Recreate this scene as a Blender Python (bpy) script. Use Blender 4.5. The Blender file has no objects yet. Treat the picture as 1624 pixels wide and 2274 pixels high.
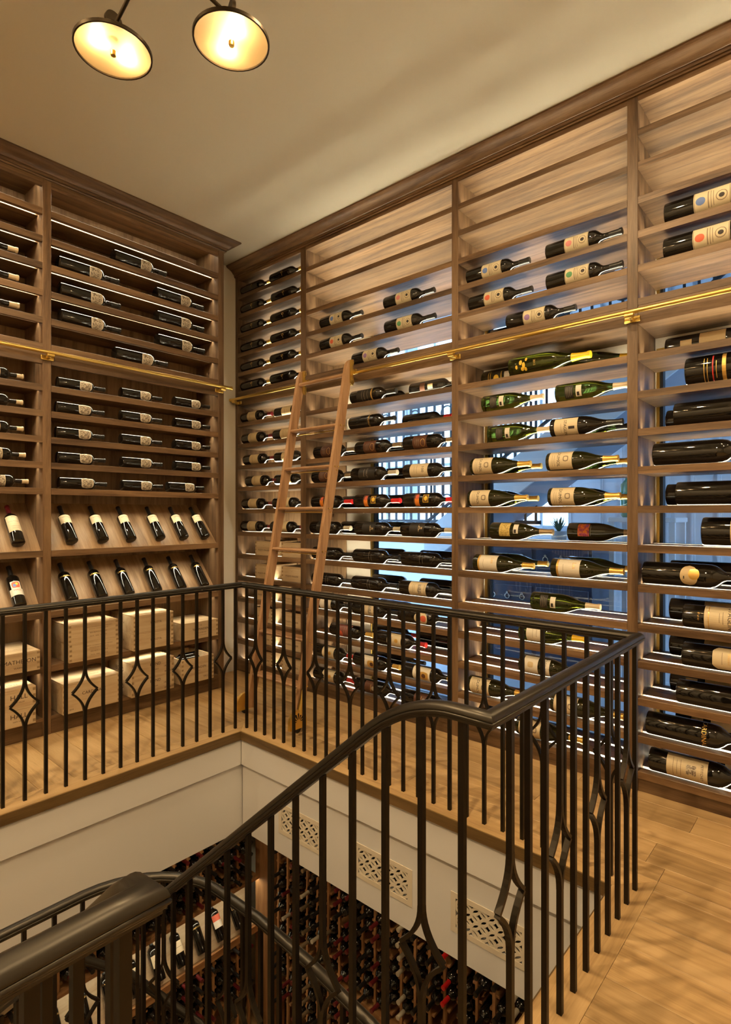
import bpy, bmesh, math, random
from mathutils import Matrix, Vector
random.seed(7)
SC = bpy.context.scene
COL = SC.collection
PI = math.pi

# ------------------------------------------------------------------ camera, world, exposure
cam_d = bpy.data.cameras.new('camera')
cam = bpy.data.objects.new('camera', cam_d); COL.objects.link(cam)
cam.location = (0, 0, 1.47)
cam.rotation_euler = (PI/2, 0, -math.radians(48.8))
cam_d.sensor_fit = 'HORIZONTAL'; cam_d.sensor_width = 36
cam_d.lens = 1261/1624*36
cam_d.shift_y = 4/1624
cam_d.clip_start = .03
SC.camera = cam
W = bpy.data.worlds.new('sky'); SC.world = W; W.use_nodes = True
bg = W.node_tree.nodes['Background']
bg.inputs[0].default_value = (.42, .66, 1.0, 1); bg.inputs[1].default_value = 5.5
SC.view_settings.view_transform = 'Standard'; SC.view_settings.look = 'None'
SC.view_settings.exposure = 0.75; SC.view_settings.gamma = 1.0
SC.view_settings.use_curve_mapping = False
SC.cycles.max_bounces = 6; SC.cycles.diffuse_bounces = 3; SC.cycles.glossy_bounces = 2
SC.cycles.use_adaptive_sampling = True; SC.cycles.adaptive_threshold = .04
SC.cycles.transmission_bounces = 4; SC.cycles.transparent_max_bounces = 8
SC.cycles.sample_clamp_indirect = 4.0; SC.cycles.caustics_reflective = False
SC.cycles.caustics_refractive = False; SC.cycles.use_denoising = True
LED_R, LED_L, LED_LOW = 33.0, 42.0, 24.0       # strip brightness: right racks, back racks, cellar below
BULB = 450.0                                  # chandelier bulbs
LED_C = (1.0, .90, .64); BULB_C = (1.0, .74, .42); FILL_C = (1.0, .73, .40); FILL_W = 15.0  # the last two drive the added ceiling fill lights

# ------------------------------------------------------------------ materials
MAT = {}
def mat(name, col=(.5,.5,.5), rough=.5, metal=0.0, spec=.5, coat=0.0):
    if name in MAT: return MAT[name]
    m = bpy.data.materials.new(name); m.use_nodes = True
    b = m.node_tree.nodes['Principled BSDF']
    b.inputs['Base Color'].default_value = (*col, 1); b.inputs['Roughness'].default_value = rough
    b.inputs['Metallic'].default_value = metal; b.inputs['Specular IOR Level'].default_value = spec
    b.inputs['Coat Weight'].default_value = coat
    MAT[name] = m; return m
def emit(name, col, s):
    m = bpy.data.materials.new(name); m.use_nodes = True
    nt = m.node_tree; nt.nodes.clear()
    o = nt.nodes.new('ShaderNodeOutputMaterial'); e = nt.nodes.new('ShaderNodeEmission')
    e.inputs[0].default_value = (*col, 1); e.inputs[1].default_value = s
    nt.links.new(e.outputs[0], o.inputs[0]); MAT[name] = m; return m
def ramp(nt, stops):
    r = nt.nodes.new('ShaderNodeValToRGB'); e = r.color_ramp.elements
    e[0].position, e[0].color = stops[0][0], (*stops[0][1], 1)
    e[1].position, e[1].color = stops[-1][0], (*stops[-1][1], 1)
    for p, c in stops[1:-1]:
        k = e.new(p); k.color = (*c, 1)
    return r
def wood(name, axis, dark, mid, light, rough=.45, scale=1.0, vary=.25):
    m = mat(name, mid, rough); nt = m.node_tree; N, L = nt.nodes, nt.links
    b = N['Principled BSDF']
    tc = N.new('ShaderNodeTexCoord'); oi = N.new('ShaderNodeObjectInfo')
    mp = N.new('ShaderNodeMapping'); ad = N.new('ShaderNodeVectorMath'); ad.operation = 'ADD'
    mu = N.new('ShaderNodeVectorMath'); mu.operation = 'SCALE'; mu.inputs['Scale'].default_value = 37.0
    cb = N.new('ShaderNodeCombineXYZ')
    for k in range(3): L.new(oi.outputs['Random'], cb.inputs[k])
    L.new(cb.outputs[0], mu.inputs[0]); L.new(tc.outputs['Object'], ad.inputs[0]); L.new(mu.outputs[0], ad.inputs[1])
    s = [13*scale]*3; 
    for a_ in axis: s['xyz'.index(a_)] = .9*scale
    mp.inputs['Scale'].default_value = s; L.new(ad.outputs[0], mp.inputs[0])
    n1 = N.new('ShaderNodeTexNoise'); n1.inputs['Scale'].default_value = 1.6; n1.inputs['Detail'].default_value = 7
    n1.inputs['Distortion'].default_value = .7; L.new(mp.outputs[0], n1.inputs['Vector'])
    n2 = N.new('ShaderNodeTexNoise'); n2.inputs['Scale'].default_value = 16; n2.inputs['Detail'].default_value = 4
    L.new(mp.outputs[0], n2.inputs['Vector'])
    mx = N.new('ShaderNodeMath'); mx.operation = 'MULTIPLY_ADD'; mx.inputs[1].default_value = .35
    L.new(n2.outputs['Fac'], mx.inputs[0]); L.new(n1.outputs['Fac'], mx.inputs[2])
    r = ramp(nt, [(.48, dark), (.66, mid), (.86, light)]); L.new(mx.outputs[0], r.inputs[0])
    hv = N.new('ShaderNodeHueSaturation'); mr = N.new('ShaderNodeMapRange')
    mr.inputs[3].default_value = 1-vary; mr.inputs[4].default_value = 1+vary
    L.new(oi.outputs['Random'], mr.inputs[0]); L.new(mr.outputs[0], hv.inputs['Value'])
    L.new(r.outputs[0], hv.inputs['Color']); L.new(hv.outputs[0], b.inputs['Base Color'])
    bp = N.new('ShaderNodeBump'); bp.inputs['Strength'].default_value = .12; bp.inputs['Distance'].default_value = .002
    L.new(mx.outputs[0], bp.inputs['Height']); L.new(bp.outputs[0], b.inputs['Normal'])
    return m
WAL = dict(dark=(.070,.036,.016), mid=(.138,.077,.037), light=(.205,.122,.062))
for ax in 'xyz': wood('walnut_'+ax, ax, **WAL)
for ax in 'xyz': wood('walnut_panel_'+ax, ax, (.15,.086,.042), (.24,.147,.076), (.31,.20,.108), vary=.08)
wood('walnut_slope', 'yz', (.20,.118,.058), (.31,.195,.105), (.40,.265,.15), vary=.08)
wood('oak_y', 'y', (.33,.205,.090), (.46,.30,.140), (.54,.365,.185), rough=.38, scale=.8, vary=.16)
wood('oak_x', 'x', (.33,.205,.090), (.46,.30,.140), (.54,.365,.185), rough=.38, scale=.8, vary=.05)
wood('oak_dark_x', 'x', (.20,.12,.05), (.28,.175,.075), (.34,.22,.10), vary=.05)
wood('oak_dark_y', 'y', (.20,.12,.05), (.28,.175,.075), (.34,.22,.10), vary=.05)
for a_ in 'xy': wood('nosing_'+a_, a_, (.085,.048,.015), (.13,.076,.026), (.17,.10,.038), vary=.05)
wood('pine_x', 'x', (.40,.275,.155), (.50,.365,.22), (.56,.43,.27), rough=.6, scale=.7, vary=.06)
wood('pine_y', 'y', (.40,.275,.155), (.50,.365,.22), (.56,.43,.27), rough=.6, scale=.7, vary=.06)
wood('redwood_z', 'z', (.24,.11,.042), (.40,.20,.082), (.52,.285,.13), vary=.2)
wood('redwood_y', 'y', (.24,.11,.042), (.40,.20,.082), (.52,.285,.13), vary=.2)
wood('redwood_x', 'x', (.24,.11,.042), (.40,.20,.082), (.52,.285,.13), vary=.2)
wood('ladder_z', 'z', (.24,.125,.06), (.36,.20,.10), (.45,.27,.145), vary=.04)
wood('ladder_y', 'y', (.24,.125,.06), (.36,.20,.10), (.45,.27,.145), vary=.08)
def paint(name, col, rough=.6):
    m = mat(name, col, rough); nt = m.node_tree; N, L = nt.nodes, nt.links
    n = N.new('ShaderNodeTexNoise'); n.inputs['Scale'].default_value = 220; n.inputs['Detail'].default_value = 2
    bp = N.new('ShaderNodeBump'); bp.inputs['Strength'].default_value = .04; bp.inputs['Distance'].default_value = .001
    L.new(n.outputs['Fac'], bp.inputs['Height']); L.new(bp.outputs[0], N['Principled BSDF'].inputs['Normal'])
    return m
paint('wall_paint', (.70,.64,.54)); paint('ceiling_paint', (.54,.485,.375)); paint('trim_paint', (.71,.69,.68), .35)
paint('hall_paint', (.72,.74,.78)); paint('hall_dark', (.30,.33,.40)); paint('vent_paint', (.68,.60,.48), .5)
mat('led_channel', (.24,.23,.22), .45)
mat('duct_black', (.01,.009,.008), .9)
def metal_dark(name, col, rough):
    m = mat(name, col, rough, .85); nt = m.node_tree; N, L = nt.nodes, nt.links
    n = N.new('ShaderNodeTexNoise'); n.inputs['Scale'].default_value = 14; n.inputs['Detail'].default_value = 5
    mr = N.new('ShaderNodeMapRange'); mr.inputs[3].default_value = rough-.07; mr.inputs[4].default_value = rough+.1
    tc = N.new('ShaderNodeTexCoord'); L.new(tc.outputs['Object'], n.inputs['Vector'])
    L.new(n.outputs['Fac'], mr.inputs[0]); L.new(mr.outputs[0], N['Principled BSDF'].inputs['Roughness'])
    return m
metal_dark('bronze', (.052,.046,.038), .34); metal_dark('iron', (.030,.024,.017), .42)
mat('lamp_inner', (.16,.115,.06), .7)
metal_dark('lamp_bronze', (.05,.035,.02), .4)
mat('brass', (.78,.55,.16), .33, 1.0)
mat('hall_iron', (.012,.014,.02), .5)
mat('chest_navy', (.045,.055,.10), .3, coat=.4)
mat('vase_green', (.12,.30,.19), .2); mat('leaf_green', (.10,.16,.09), .6); mat('nickel', (.7,.72,.75), .2, 1.0)
# bottle glass: near-black bordeaux glass and olive burgundy glass
mat('glass_black', (.006,.005,.004), .06, 0, .55, .3)
mat('glass_olive', (.014,.014,.003), .05, 0, .55, .3)
g = mat('glass_green', (.085,.10,.010), .03, 0, .5)
g.node_tree.nodes['Principled BSDF'].inputs['Transmission Weight'].default_value = .9
for n, c, r in (('paper_cream',(.66,.55,.37),.6),('paper_tan',(.55,.42,.24),.6),('paper_white',(.72,.66,.56),.6),('paper_parch',(.60,.52,.36),.6),
        ('ink',(.03,.022,.02),.6),('ink_soft',(.25,.19,.13),.6),('gold_print',(.75,.47,.13),.35),('paper_black',(.02,.017,.014),.5),
        ('paper_brown',(.10,.040,.022),.5),('dot_blue',(.12,.20,.48),.6),('dot_pink',(.60,.22,.22),.6),('dot_green',(.10,.30,.14),.6),
        ('dot_violet',(.28,.17,.38),.6),('dot_red',(.62,.12,.06),.6),('orange_art',(.80,.25,.03),.5),('yellow_art',(.85,.55,.05),.5),('violet_art',(.25,.06,.25),.5),
        ('flag_red',(.50,.03,.03),.5),('flag_blue',(.03,.05,.16),.5),('etch',(.30,.26,.20),.4),('rose_paper',(.20,.07,.055),.5),
        ('cap_black',(.012,.011,.010),.35),('cap_red',(.42,.020,.015),.3),('cap_bright',(.62,.015,.015),.3),('cap_wine',(.12,.012,.014),.35),('cap_cream',(.62,.50,.33),.35),
        ('cap_gold',(.72,.45,.10),.3),('cap_yellow',(.82,.52,.02),.35),('cap_bronze',(.30,.22,.13),.35),('cap_grey',(.16,.14,.14),.4),('cap_tan',(.48,.42,.32),.45),('stamp_ink',(.035,.016,.008),.7),('stamp_pale',(.13,.08,.04),.7),
        ('joint_dark',(.27,.18,.09),.7)):
    mat(n, c, r, .55 if n in ('cap_gold','cap_bronze','gold_print') else 0)
def sketch(name, paper, ink, scale):
    m = mat(name, paper, .6); nt = m.node_tree; N, L = nt.nodes, nt.links
    tc = N.new('ShaderNodeTexCoord'); n = N.new('ShaderNodeTexNoise'); n.inputs['Scale'].default_value = scale
    n.inputs['Detail'].default_value = 6; n.inputs['Distortion'].default_value = 1.5; L.new(tc.outputs['Object'], n.inputs['Vector'])
    r = ramp(nt, [(.40, ink), (.50, tuple((a+b)/2 for a, b in zip(ink, paper))), (.58, paper)])
    L.new(n.outputs['Fac'], r.inputs[0]); L.new(r.outputs[0], N['Principled BSDF'].inputs['Base Color'])
sketch('engraving', (.60,.53,.42), (.16,.12,.09), 70); sketch('fire_art', (.78,.22,.02), (.30,.03,.12), 45)
sketch('yellow_map', (.72,.55,.18), (.30,.20,.05), 160)
emit('led_r', LED_C, LED_R); emit('led_l', LED_C, LED_L); emit('led_low', LED_C, LED_LOW); emit('bulb', BULB_C, BULB)
def diffuser():
    m = bpy.data.materials.new('frosted_glass'); m.use_nodes = True; nt = m.node_tree; nt.nodes.clear()
    o = nt.nodes.new('ShaderNodeOutputMaterial'); t = nt.nodes.new('ShaderNodeBsdfTranslucent'); p = nt.nodes.new('ShaderNodeBsdfTransparent')
    t.inputs[0].default_value = (.50,.37,.18,1); p.inputs[0].default_value = (1,.93,.8,1)
    x = nt.nodes.new('ShaderNodeMixShader'); x.inputs[0].default_value = .5
    nt.links.new(t.outputs[0], x.inputs[1]); nt.links.new(p.outputs[0], x.inputs[2]); nt.links.new(x.outputs[0], o.inputs[0])
    MAT['frosted_glass'] = m
diffuser()
def pane():
    m = bpy.data.materials.new('window_glass'); m.use_nodes = True; nt = m.node_tree; nt.nodes.clear()
    o = nt.nodes.new('ShaderNodeOutputMaterial'); g = nt.nodes.new('ShaderNodeBsdfGlossy'); p = nt.nodes.new('ShaderNodeBsdfTransparent')
    g.inputs['Roughness'].default_value = .01; p.inputs[0].default_value = (.90,.95,.97,1)
    f = nt.nodes.new('ShaderNodeFresnel'); f.inputs[0].default_value = 1.5
    x = nt.nodes.new('ShaderNodeMixShader'); nt.links.new(f.outputs[0], x.inputs[0])
    nt.links.new(p.outputs[0], x.inputs[1]); nt.links.new(g.outputs[0], x.inputs[2]); nt.links.new(x.outputs[0], o.inputs[0])
    MAT['window_glass'] = m
pane()

# ------------------------------------------------------------------ mesh helpers
class MB:
    def __init__(s): s.v, s.f, s.m = [], [], []
    def face(s, pts, m=0):
        i = len(s.v); s.v += [tuple(p) for p in pts]; s.f.append(tuple(range(i, i+len(pts)))); s.m.append(m)
    def box(s, x0, x1, y0, y1, z0, z1, m=0):
        i = len(s.v)
        s.v += [(x0,y0,z0),(x1,y0,z0),(x1,y1,z0),(x0,y1,z0),(x0,y0,z1),(x1,y0,z1),(x1,y1,z1),(x0,y1,z1)]
        for q in ((0,3,2,1),(4,5,6,7),(0,1,5,4),(1,2,6,5),(2,3,7,6),(3,0,4,7)):
            s.f.append(tuple(i+k for k in q)); s.m.append(m)
        return s
    def cbox(s, x0, x1, y0, y1, z0, z1, c, m=0):                       # box with chamfered edges
        lo, hi = (x0,y0,z0), (x1,y1,z1); i = len(s.v); idx = {}
        for sx in (0,1):
            for sy in (0,1):
                for sz in (0,1):
                    for ax in range(3):
                        p = []
                        for k, sg in enumerate((sx,sy,sz)):
                            e = (lo[k], hi[k])[sg]
                            p.append(e if k == ax else e + (c if sg == 0 else -c))
                        idx[(sx,sy,sz,ax)] = len(s.v); s.v.append(tuple(p))
        for ax in range(3):
            a1, a2 = (ax+1)%3, (ax+2)%3
            for sg in (0,1):
                q = []
                for u, w in ((0,0),(1,0),(1,1),(0,1)):
                    k = [0,0,0]; k[ax] = sg; k[a1] = u; k[a2] = w; q.append(idx[(*k, ax)])
                s.f.append(tuple(q if sg else q[::-1])); s.m.append(m)
            for u in (0,1):
                for w in (0,1):
                    q = []
                    for sg, face_ax in ((0,a1),(1,a1),(1,a2),(0,a2)):
                        k = [0,0,0]; k[ax] = sg; k[a1] = u; k[a2] = w; q.append(idx[(*k, face_ax)])
                    s.f.append(tuple(q)); s.m.append(m)
        for sx in (0,1):
            for sy in (0,1):
                for sz in (0,1):
                    s.f.append(tuple(idx[(sx,sy,sz,a)] for a in range(3))); s.m.append(m)
        return s
    def prism(s, poly, axis, a0, a1, m=0, ms=()):                              # poly in the two other axes (cyclic order)
        def P(p, a): return {'x':(a,p[0],p[1]), 'y':(p[0],a,p[1]), 'z':(p[0],p[1],a)}[axis]
        n = len(poly); i = len(s.v)
        s.v += [P(p,a0) for p in poly] + [P(p,a1) for p in poly]
        s.f.append(tuple(range(i,i+n))[::-1]); s.m.append(m); s.f.append(tuple(range(i+n,i+2*n))); s.m.append(m)
        for k in range(n):
            s.f.append((i+k, i+(k+1)%n, i+n+(k+1)%n, i+n+k)); s.m.append(1 if k in ms else m)
        return s
    def lathe(s, prof, seg=20, m=0, M=None, ms=None, cap=True):
        i = len(s.v); n = len(prof)
        for r, z in prof:
            for k in range(seg):
                a = 2*PI*k/seg; p = Vector((r*math.cos(a), r*math.sin(a), z))
                s.v.append(tuple(M @ p) if M else tuple(p))
        for j in range(n-1):
            for k in range(seg):
                s.f.append((i+j*seg+k, i+j*seg+(k+1)%seg, i+(j+1)*seg+(k+1)%seg, i+(j+1)*seg+k)); s.m.append(ms[j] if ms else m)
        if not cap: return s
        s.f.append(tuple(i+k for k in range(seg))[::-1]); s.m.append(ms[0] if ms else m)
        s.f.append(tuple(i+(n-1)*seg+k for k in range(seg))); s.m.append(ms[-1] if ms else m)
        return s
    def tube(s, p0, p1, r, seg=10, m=0, r1=None):
        p0, p1 = Vector(p0), Vector(p1); d = p1-p0
        q = d.to_track_quat('Z','Y').to_matrix().to_4x4()
        return s.lathe([(r,0),(r1 or r,d.length)], seg, m, Matrix.Translation(p0) @ q)
    def sweep(s, path, prof, m=0, up=Vector((0,0,1)), cap=True):        # profile (side, up) swept with mitred corners
        path = [Vector(p) for p in path]; n = len(path); i = len(s.v); k = len(prof)
        for j, p in enumerate(path):
            d0 = (p-path[j-1]).normalized() if j else (path[1]-p).normalized()
            d1 = (path[j+1]-p).normalized() if j < n-1 else d0
            s0, s1 = d0.cross(up).normalized(), d1.cross(up).normalized()
            sd = (s0+s1); sd = sd.normalized() if sd.length > 1e-6 else s0
            sc = 1/max(.3, sd.dot(s0)); t = (d0+d1).normalized(); u = sd.cross(t).normalized()
            for a, b in prof: s.v.append(tuple(p + sd*a*sc + u*b))
        for j in range(n-1):
            for q in range(k):
                s.f.append((i+j*k+q, i+j*k+(q+1)%k, i+(j+1)*k+(q+1)%k, i+(j+1)*k+q)); s.m.append(m)
        if cap:
            s.f.append(tuple(i+q for q in range(k))[::-1]); s.m.append(m); s.f.append(tuple(i+(n-1)*k+q for q in range(k))); s.m.append(m)
        return s
    def xf(s, M): s.v = [tuple(M @ Vector(p)) for p in s.v]; return s
    def mesh(s, name, mats, smooth=0):
        me = bpy.data.meshes.new(name); me.from_pydata(s.v, [], s.f)
        for x in ([mats] if isinstance(mats, str) else mats): me.materials.append(MAT[x])
        if any(s.m): me.polygons.foreach_set('material_index', s.m)
        bm = bmesh.new(); bm.from_mesh(me); bmesh.ops.recalc_face_normals(bm, faces=bm.faces); bm.to_mesh(me); bm.free()
        if smooth:
            me.polygons.foreach_set('use_smooth', [True]*len(me.polygons)); me.set_sharp_from_angle(angle=math.radians(smooth))
        me.update(); return me
    def obj(s, name, mats, parent=None, smooth=0, **kw):
        return put(name, s.mesh(name, mats, smooth), parent, **kw)
def put(name, me, parent=None, loc=None, M=None, label=None, cat=None, group=None, kind=None):
    o = bpy.data.objects.new(name, me); COL.objects.link(o)
    if M is not None: o.matrix_basis = M
    elif loc is not None: o.location = loc
    if parent is not None:
        o.parent = parent
        if parent.get('_base') is not None and M is None and loc is None:
            o.matrix_parent_inverse = Matrix.Translation(-parent.location)
    if label: o['label'] = label
    if cat: o['category'] = cat
    if group: o['group'] = group
    if kind: o['kind'] = kind
    return o
def thing(name, label, cat, loc=(0,0,0), group=None, kind=None):
    o = put(name, None, None, loc=loc, label=label, cat=cat, group=group, kind=kind)
    o.empty_display_size = .1; o['_base'] = 1
    return o
def wput(name, me, parent, loc):                                        # child of a thing, given in world coordinates
    o = put(name, me, parent, loc=loc); o.matrix_parent_inverse = Matrix.Translation(-parent.location); return o
def struct(mb, name, mats, smooth=0):
    o = mb.obj(name, mats, None, smooth); o['kind'] = 'structure'; return o
TXT = {}
def text(s, size):
    k = (s, size)
    if k not in TXT:
        c = bpy.data.curves.new('t', 'FONT'); c.body = s; c.size = size; c.align_x = 'CENTER'; c.align_y = 'CENTER'; c.resolution_u = 2
        o = bpy.data.objects.new('t', c); COL.objects.link(o); bpy.context.view_layer.update()
        me = bpy.data.meshes.new_from_object(o.evaluated_get(bpy.context.evaluated_depsgraph_get()))
        TXT[k] = ([tuple(v.co) for v in me.vertices], [tuple(p.vertices) for p in me.polygons])
        bpy.data.objects.remove(o); bpy.data.curves.remove(c); bpy.data.meshes.remove(me)
    return TXT[k]
def add_text(mb, s, size, f, m):
    v, fs = text(s, size); i = len(mb.v); mb.v += [tuple(f(p[0], p[1])) for p in v]
    for q in fs: mb.f.append(tuple(i+k for k in q)); mb.m.append(m)
for w in (('G',.034),('DUMOL',.020),('STAGLIN',.016),('STAGLIN',.022),('CARDINALE',.018),('CARDINALE',.024),('A',.034),('100',.020)): text(*w)

# ------------------------------------------------------------------ the room
XF, XB, YF, YB = 3.22, 3.56, 4.08, 4.45        # rack fronts / backs on the two walls
CEIL = 3.775
OX0, OX1, OY0, OY1 = -.8, 2.35, .735, 3.18      # stairwell opening
LOWC, LOWF = -.69, -3.1                         # cellar below: ceiling, floor
slab = MB()
for x0, x1, y0, y1 in ((OX1+.02,3.60,-1.6,4.5), (-1.6,OX1+.02,OY1+.02,4.5), (-1.6,OX1+.02,-1.6,OY0-.02), (-1.6,OX0-.02,OY0-.02,OY1+.02)):
    slab.box(x0, x1, y0, y1, -.055, -.022)
floor = struct(slab, 'floor', 'oak_dark_y'); floor['label'] = 'oak plank floor around the stairwell'
BX0, BX1, BY0, BY1 = OX0-.128, 2.478, .615, 3.308   # outer edge of the border boards
pw = .182; plank_cache = {}
def plank(x0, x1, y0, y1):
    k = (round(x1-x0,3), round(y1-y0,3))
    if k not in plank_cache:
        plank_cache[k] = MB().cbox(.0006, k[0]-.0006, .0006, k[1]-.0006, -.022, 0, .0012).mesh('plank', 'oak_y')
    put('plank', plank_cache[k], floor, loc=(x0, y0, 0))
x = -1.6; col = 0
while x < 3.25:
    x1 = min(x+pw, 3.25)
    spans = [(-1.6, 4.44)]
    if x1 > BX0 and x < BX1:
        if x >= BX0-1e-6 and x1 <= BX1+1e-6: spans = [(-1.6, BY0), (BY1, 4.44)]
        else: spans = None
    segs = []
    if spans is None:                                                     # column cut lengthwise by the border
        cut = BX1 if x < BX1 < x1 else BX0
        inn, out = ((x, cut), (cut, x1)) if cut == BX1 else ((cut, x1), (x, cut))
        for a, b in ((-1.6, BY0), (BY1, 4.44)): segs.append((*inn, a, b))
        segs.append((*out, BY0, BY1)); segs += [(*out, -1.6, BY0), (*out, BY1, 4.44)]
    else:
        segs = [(x, x1, a, b) for a, b in spans]
    for xa, xb, a, b in segs:
        y = a; first = True
        while y < b-.01:
            ln = (.35+(col*.61)%1.25) if first else 1.55+(col*.37)%.4
            first = False
            y1 = min(y+ln, b)
            if b-y1 < .25: y1 = b
            if xb-xa > .01: plank(xa, xb, y, y1)
            y = y1
    x = x1; col += 1
# mitred border boards, their inner edge hanging over the stairwell
def border(pts_top, m):
    b = MB(); n = 4
    b.v = [(px,py,0) for px,py in pts_top] + [(px,py,-.056) for px,py in pts_top]
    b.f = [(0,1,2,3),(7,6,5,4),(0,4,5,1),(1,5,6,2),(2,6,7,3),(3,7,4,0)]; b.m = [0]*6
    b.obj('border_board', m, floor)
i0, i1, j0, j1 = OX0, OX1-.012, OY0+.012, OY1-.012
g_ = .0008
border([(i1,j0+g_),(BX1-g_,BY0+g_),(BX1-g_,BY1-g_),(i1,j1-g_)], 'oak_y')
border([(i1-g_,j1),(BX1-g_,BY1),(BX0,BY1),(i0,j1)], 'oak_x')
border([(i0,j0),(BX0,BY0),(BX1-g_,BY0),(i1-g_,j0)], 'oak_x')
border([(i0,j0+g_),(i0,j1-g_),(BX0,BY1-g_),(BX0,BY0+g_)], 'oak_y')
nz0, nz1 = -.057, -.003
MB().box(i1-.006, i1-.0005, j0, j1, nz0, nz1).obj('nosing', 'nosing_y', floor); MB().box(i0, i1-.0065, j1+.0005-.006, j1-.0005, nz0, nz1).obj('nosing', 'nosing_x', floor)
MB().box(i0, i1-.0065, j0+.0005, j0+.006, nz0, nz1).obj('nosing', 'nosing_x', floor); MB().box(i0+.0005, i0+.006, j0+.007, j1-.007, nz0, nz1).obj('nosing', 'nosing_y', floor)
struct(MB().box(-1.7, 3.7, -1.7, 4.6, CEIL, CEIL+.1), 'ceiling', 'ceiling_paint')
struct(MB().box(-1.7, 3.7, YB, YB+.1, LOWF, CEIL), 'wall_back', 'wall_paint')
struct(MB().box(2.84, XF, YB-.014, YB, 0, .165).box(2.84, XF, YB-.010, YB, .165, .172), 'baseboard_back', 'trim_paint')
struct(MB().box(-1.7, 3.7, -1.7, -1.6, 0, CEIL), 'wall_near', 'wall_paint')
struct(MB().box(-1.7, -1.6, -1.6, 4.5, LOWF, CEIL), 'wall_left', 'wall_paint')
# right wall with three tall windows into the hall behind it
WZ0, WZ1, WT0, WT1 = .06, 2.42, 2.50, 3.12
WIN = [(2.060, 3.065), (.956, 2.0035), (-.35, .8935)]
wr = MB(); X0, X1 = XB+.002, XB+.11
ys = [-1.7] + [v for w in sorted(WIN) for v in w] + [4.5]
for a, b in zip(ys[::2], ys[1::2]): wr.box(X0, X1, a, b, LOWF, CEIL)
for a, b in WIN: wr.box(X0, X1, a, b, LOWF, WZ0); wr.box(X0, X1, a, b, WZ1, WT0); wr.box(X0, X1, a, b, WT1, CEIL)
struct(wr, 'wall_right', 'wall_paint')
for n, (a, b) in enumerate(WIN):
    fr = MB()
    for z0, z1 in ((WZ0, WZ1), (WT0, WT1)):
        for o, t, x0, x1, m in ((0,.016,X0+.004,X0+.03,0), (.016,.014,X0+.024,X0+.075,1)):
            fr.box(x0,x1,a+o,a+o+t,z0+o,z1-o,m); fr.box(x0,x1,b-o-t,b-o,z0+o,z1-o,m)
            fr.box(x0,x1,a+o+t,b-o-t,z0+o,z0+o+t,m); fr.box(x0,x1,a+o+t,b-o-t,z1-o-t,z1-o,m)
    w = struct(fr, 'window_%d' % (n+1), ['brass', 'hall_iron'])
    for z0, z1 in ((WZ0, WZ1), (WT0, WT1)):
        MB().box(X0+.05, X0+.055, a+.03, b-.03, z0+.03, z1-.03).obj('pane', 'window_glass', w)

# stairwell fascia walls
VENTS = [(2.775, 2.44), (2.12, 1.775), (1.485, 1.14)]; VZ0, VZ1 = -.535, -.395
f = MB(); fx0, fx1 = OX1+.012, OX1+.11
yy = OY1
for a, b in VENTS:
    f.box(fx0, fx1, a, yy, LOWC, -.056); f.box(fx0, fx1, b, a, LOWC, VZ0); f.box(fx0, fx1, b, a, VZ1, -.056); yy = b
f.box(fx0, fx1, OY0-.1, yy, LOWC, -.056)
wsr = struct(f, 'wall_stairwell_right', 'trim_paint')
MB().cbox(OX1-.006, fx0+.001, OY0-.1, OY1-.006, -.232, -.064, .002).obj('fascia_board', 'trim_paint', wsr)
wsf = struct(MB().box(OX0, OX1+.11, OY1+.012, OY1+.11, LOWC, -.056), 'wall_stairwell_far', 'trim_paint')
MB().cbox(OX0, OX1-.006, OY1-.006, OY1+.013, -.232, -.064, .002).obj('fascia_board', 'trim_paint', wsf)
struct(MB().box(OX0, OX1+.11, OY0-.11, OY0-.012, LOWC, -.056), 'wall_stairwell_near', 'trim_paint')
struct(MB().box(OX0-.11, OX0, OY0-.1, OY1+.1, LOWC, -.056), 'wall_stairwell_left', 'trim_paint')
struct(MB().box(fx1, 3.7, -1.7, 4.5, LOWC, LOWC+.05).box(-1.7, fx1, OY1+.11, 4.5, LOWC, LOWC+.05).box(-1.7, fx1, -1.7, OY0-.11, LOWC, LOWC+.05), 'ceiling_cellar', 'trim_paint')
struct(MB().box(-1.7, 3.7, -1.7, 4.6, LOWF-.1, LOWF), 'floor_cellar', 'oak_y')
struct(MB().box(-1.7, 3.7, -1.7, -1.6, LOWF, -.06), 'wall_cellar_near', 'wall_paint')
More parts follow.
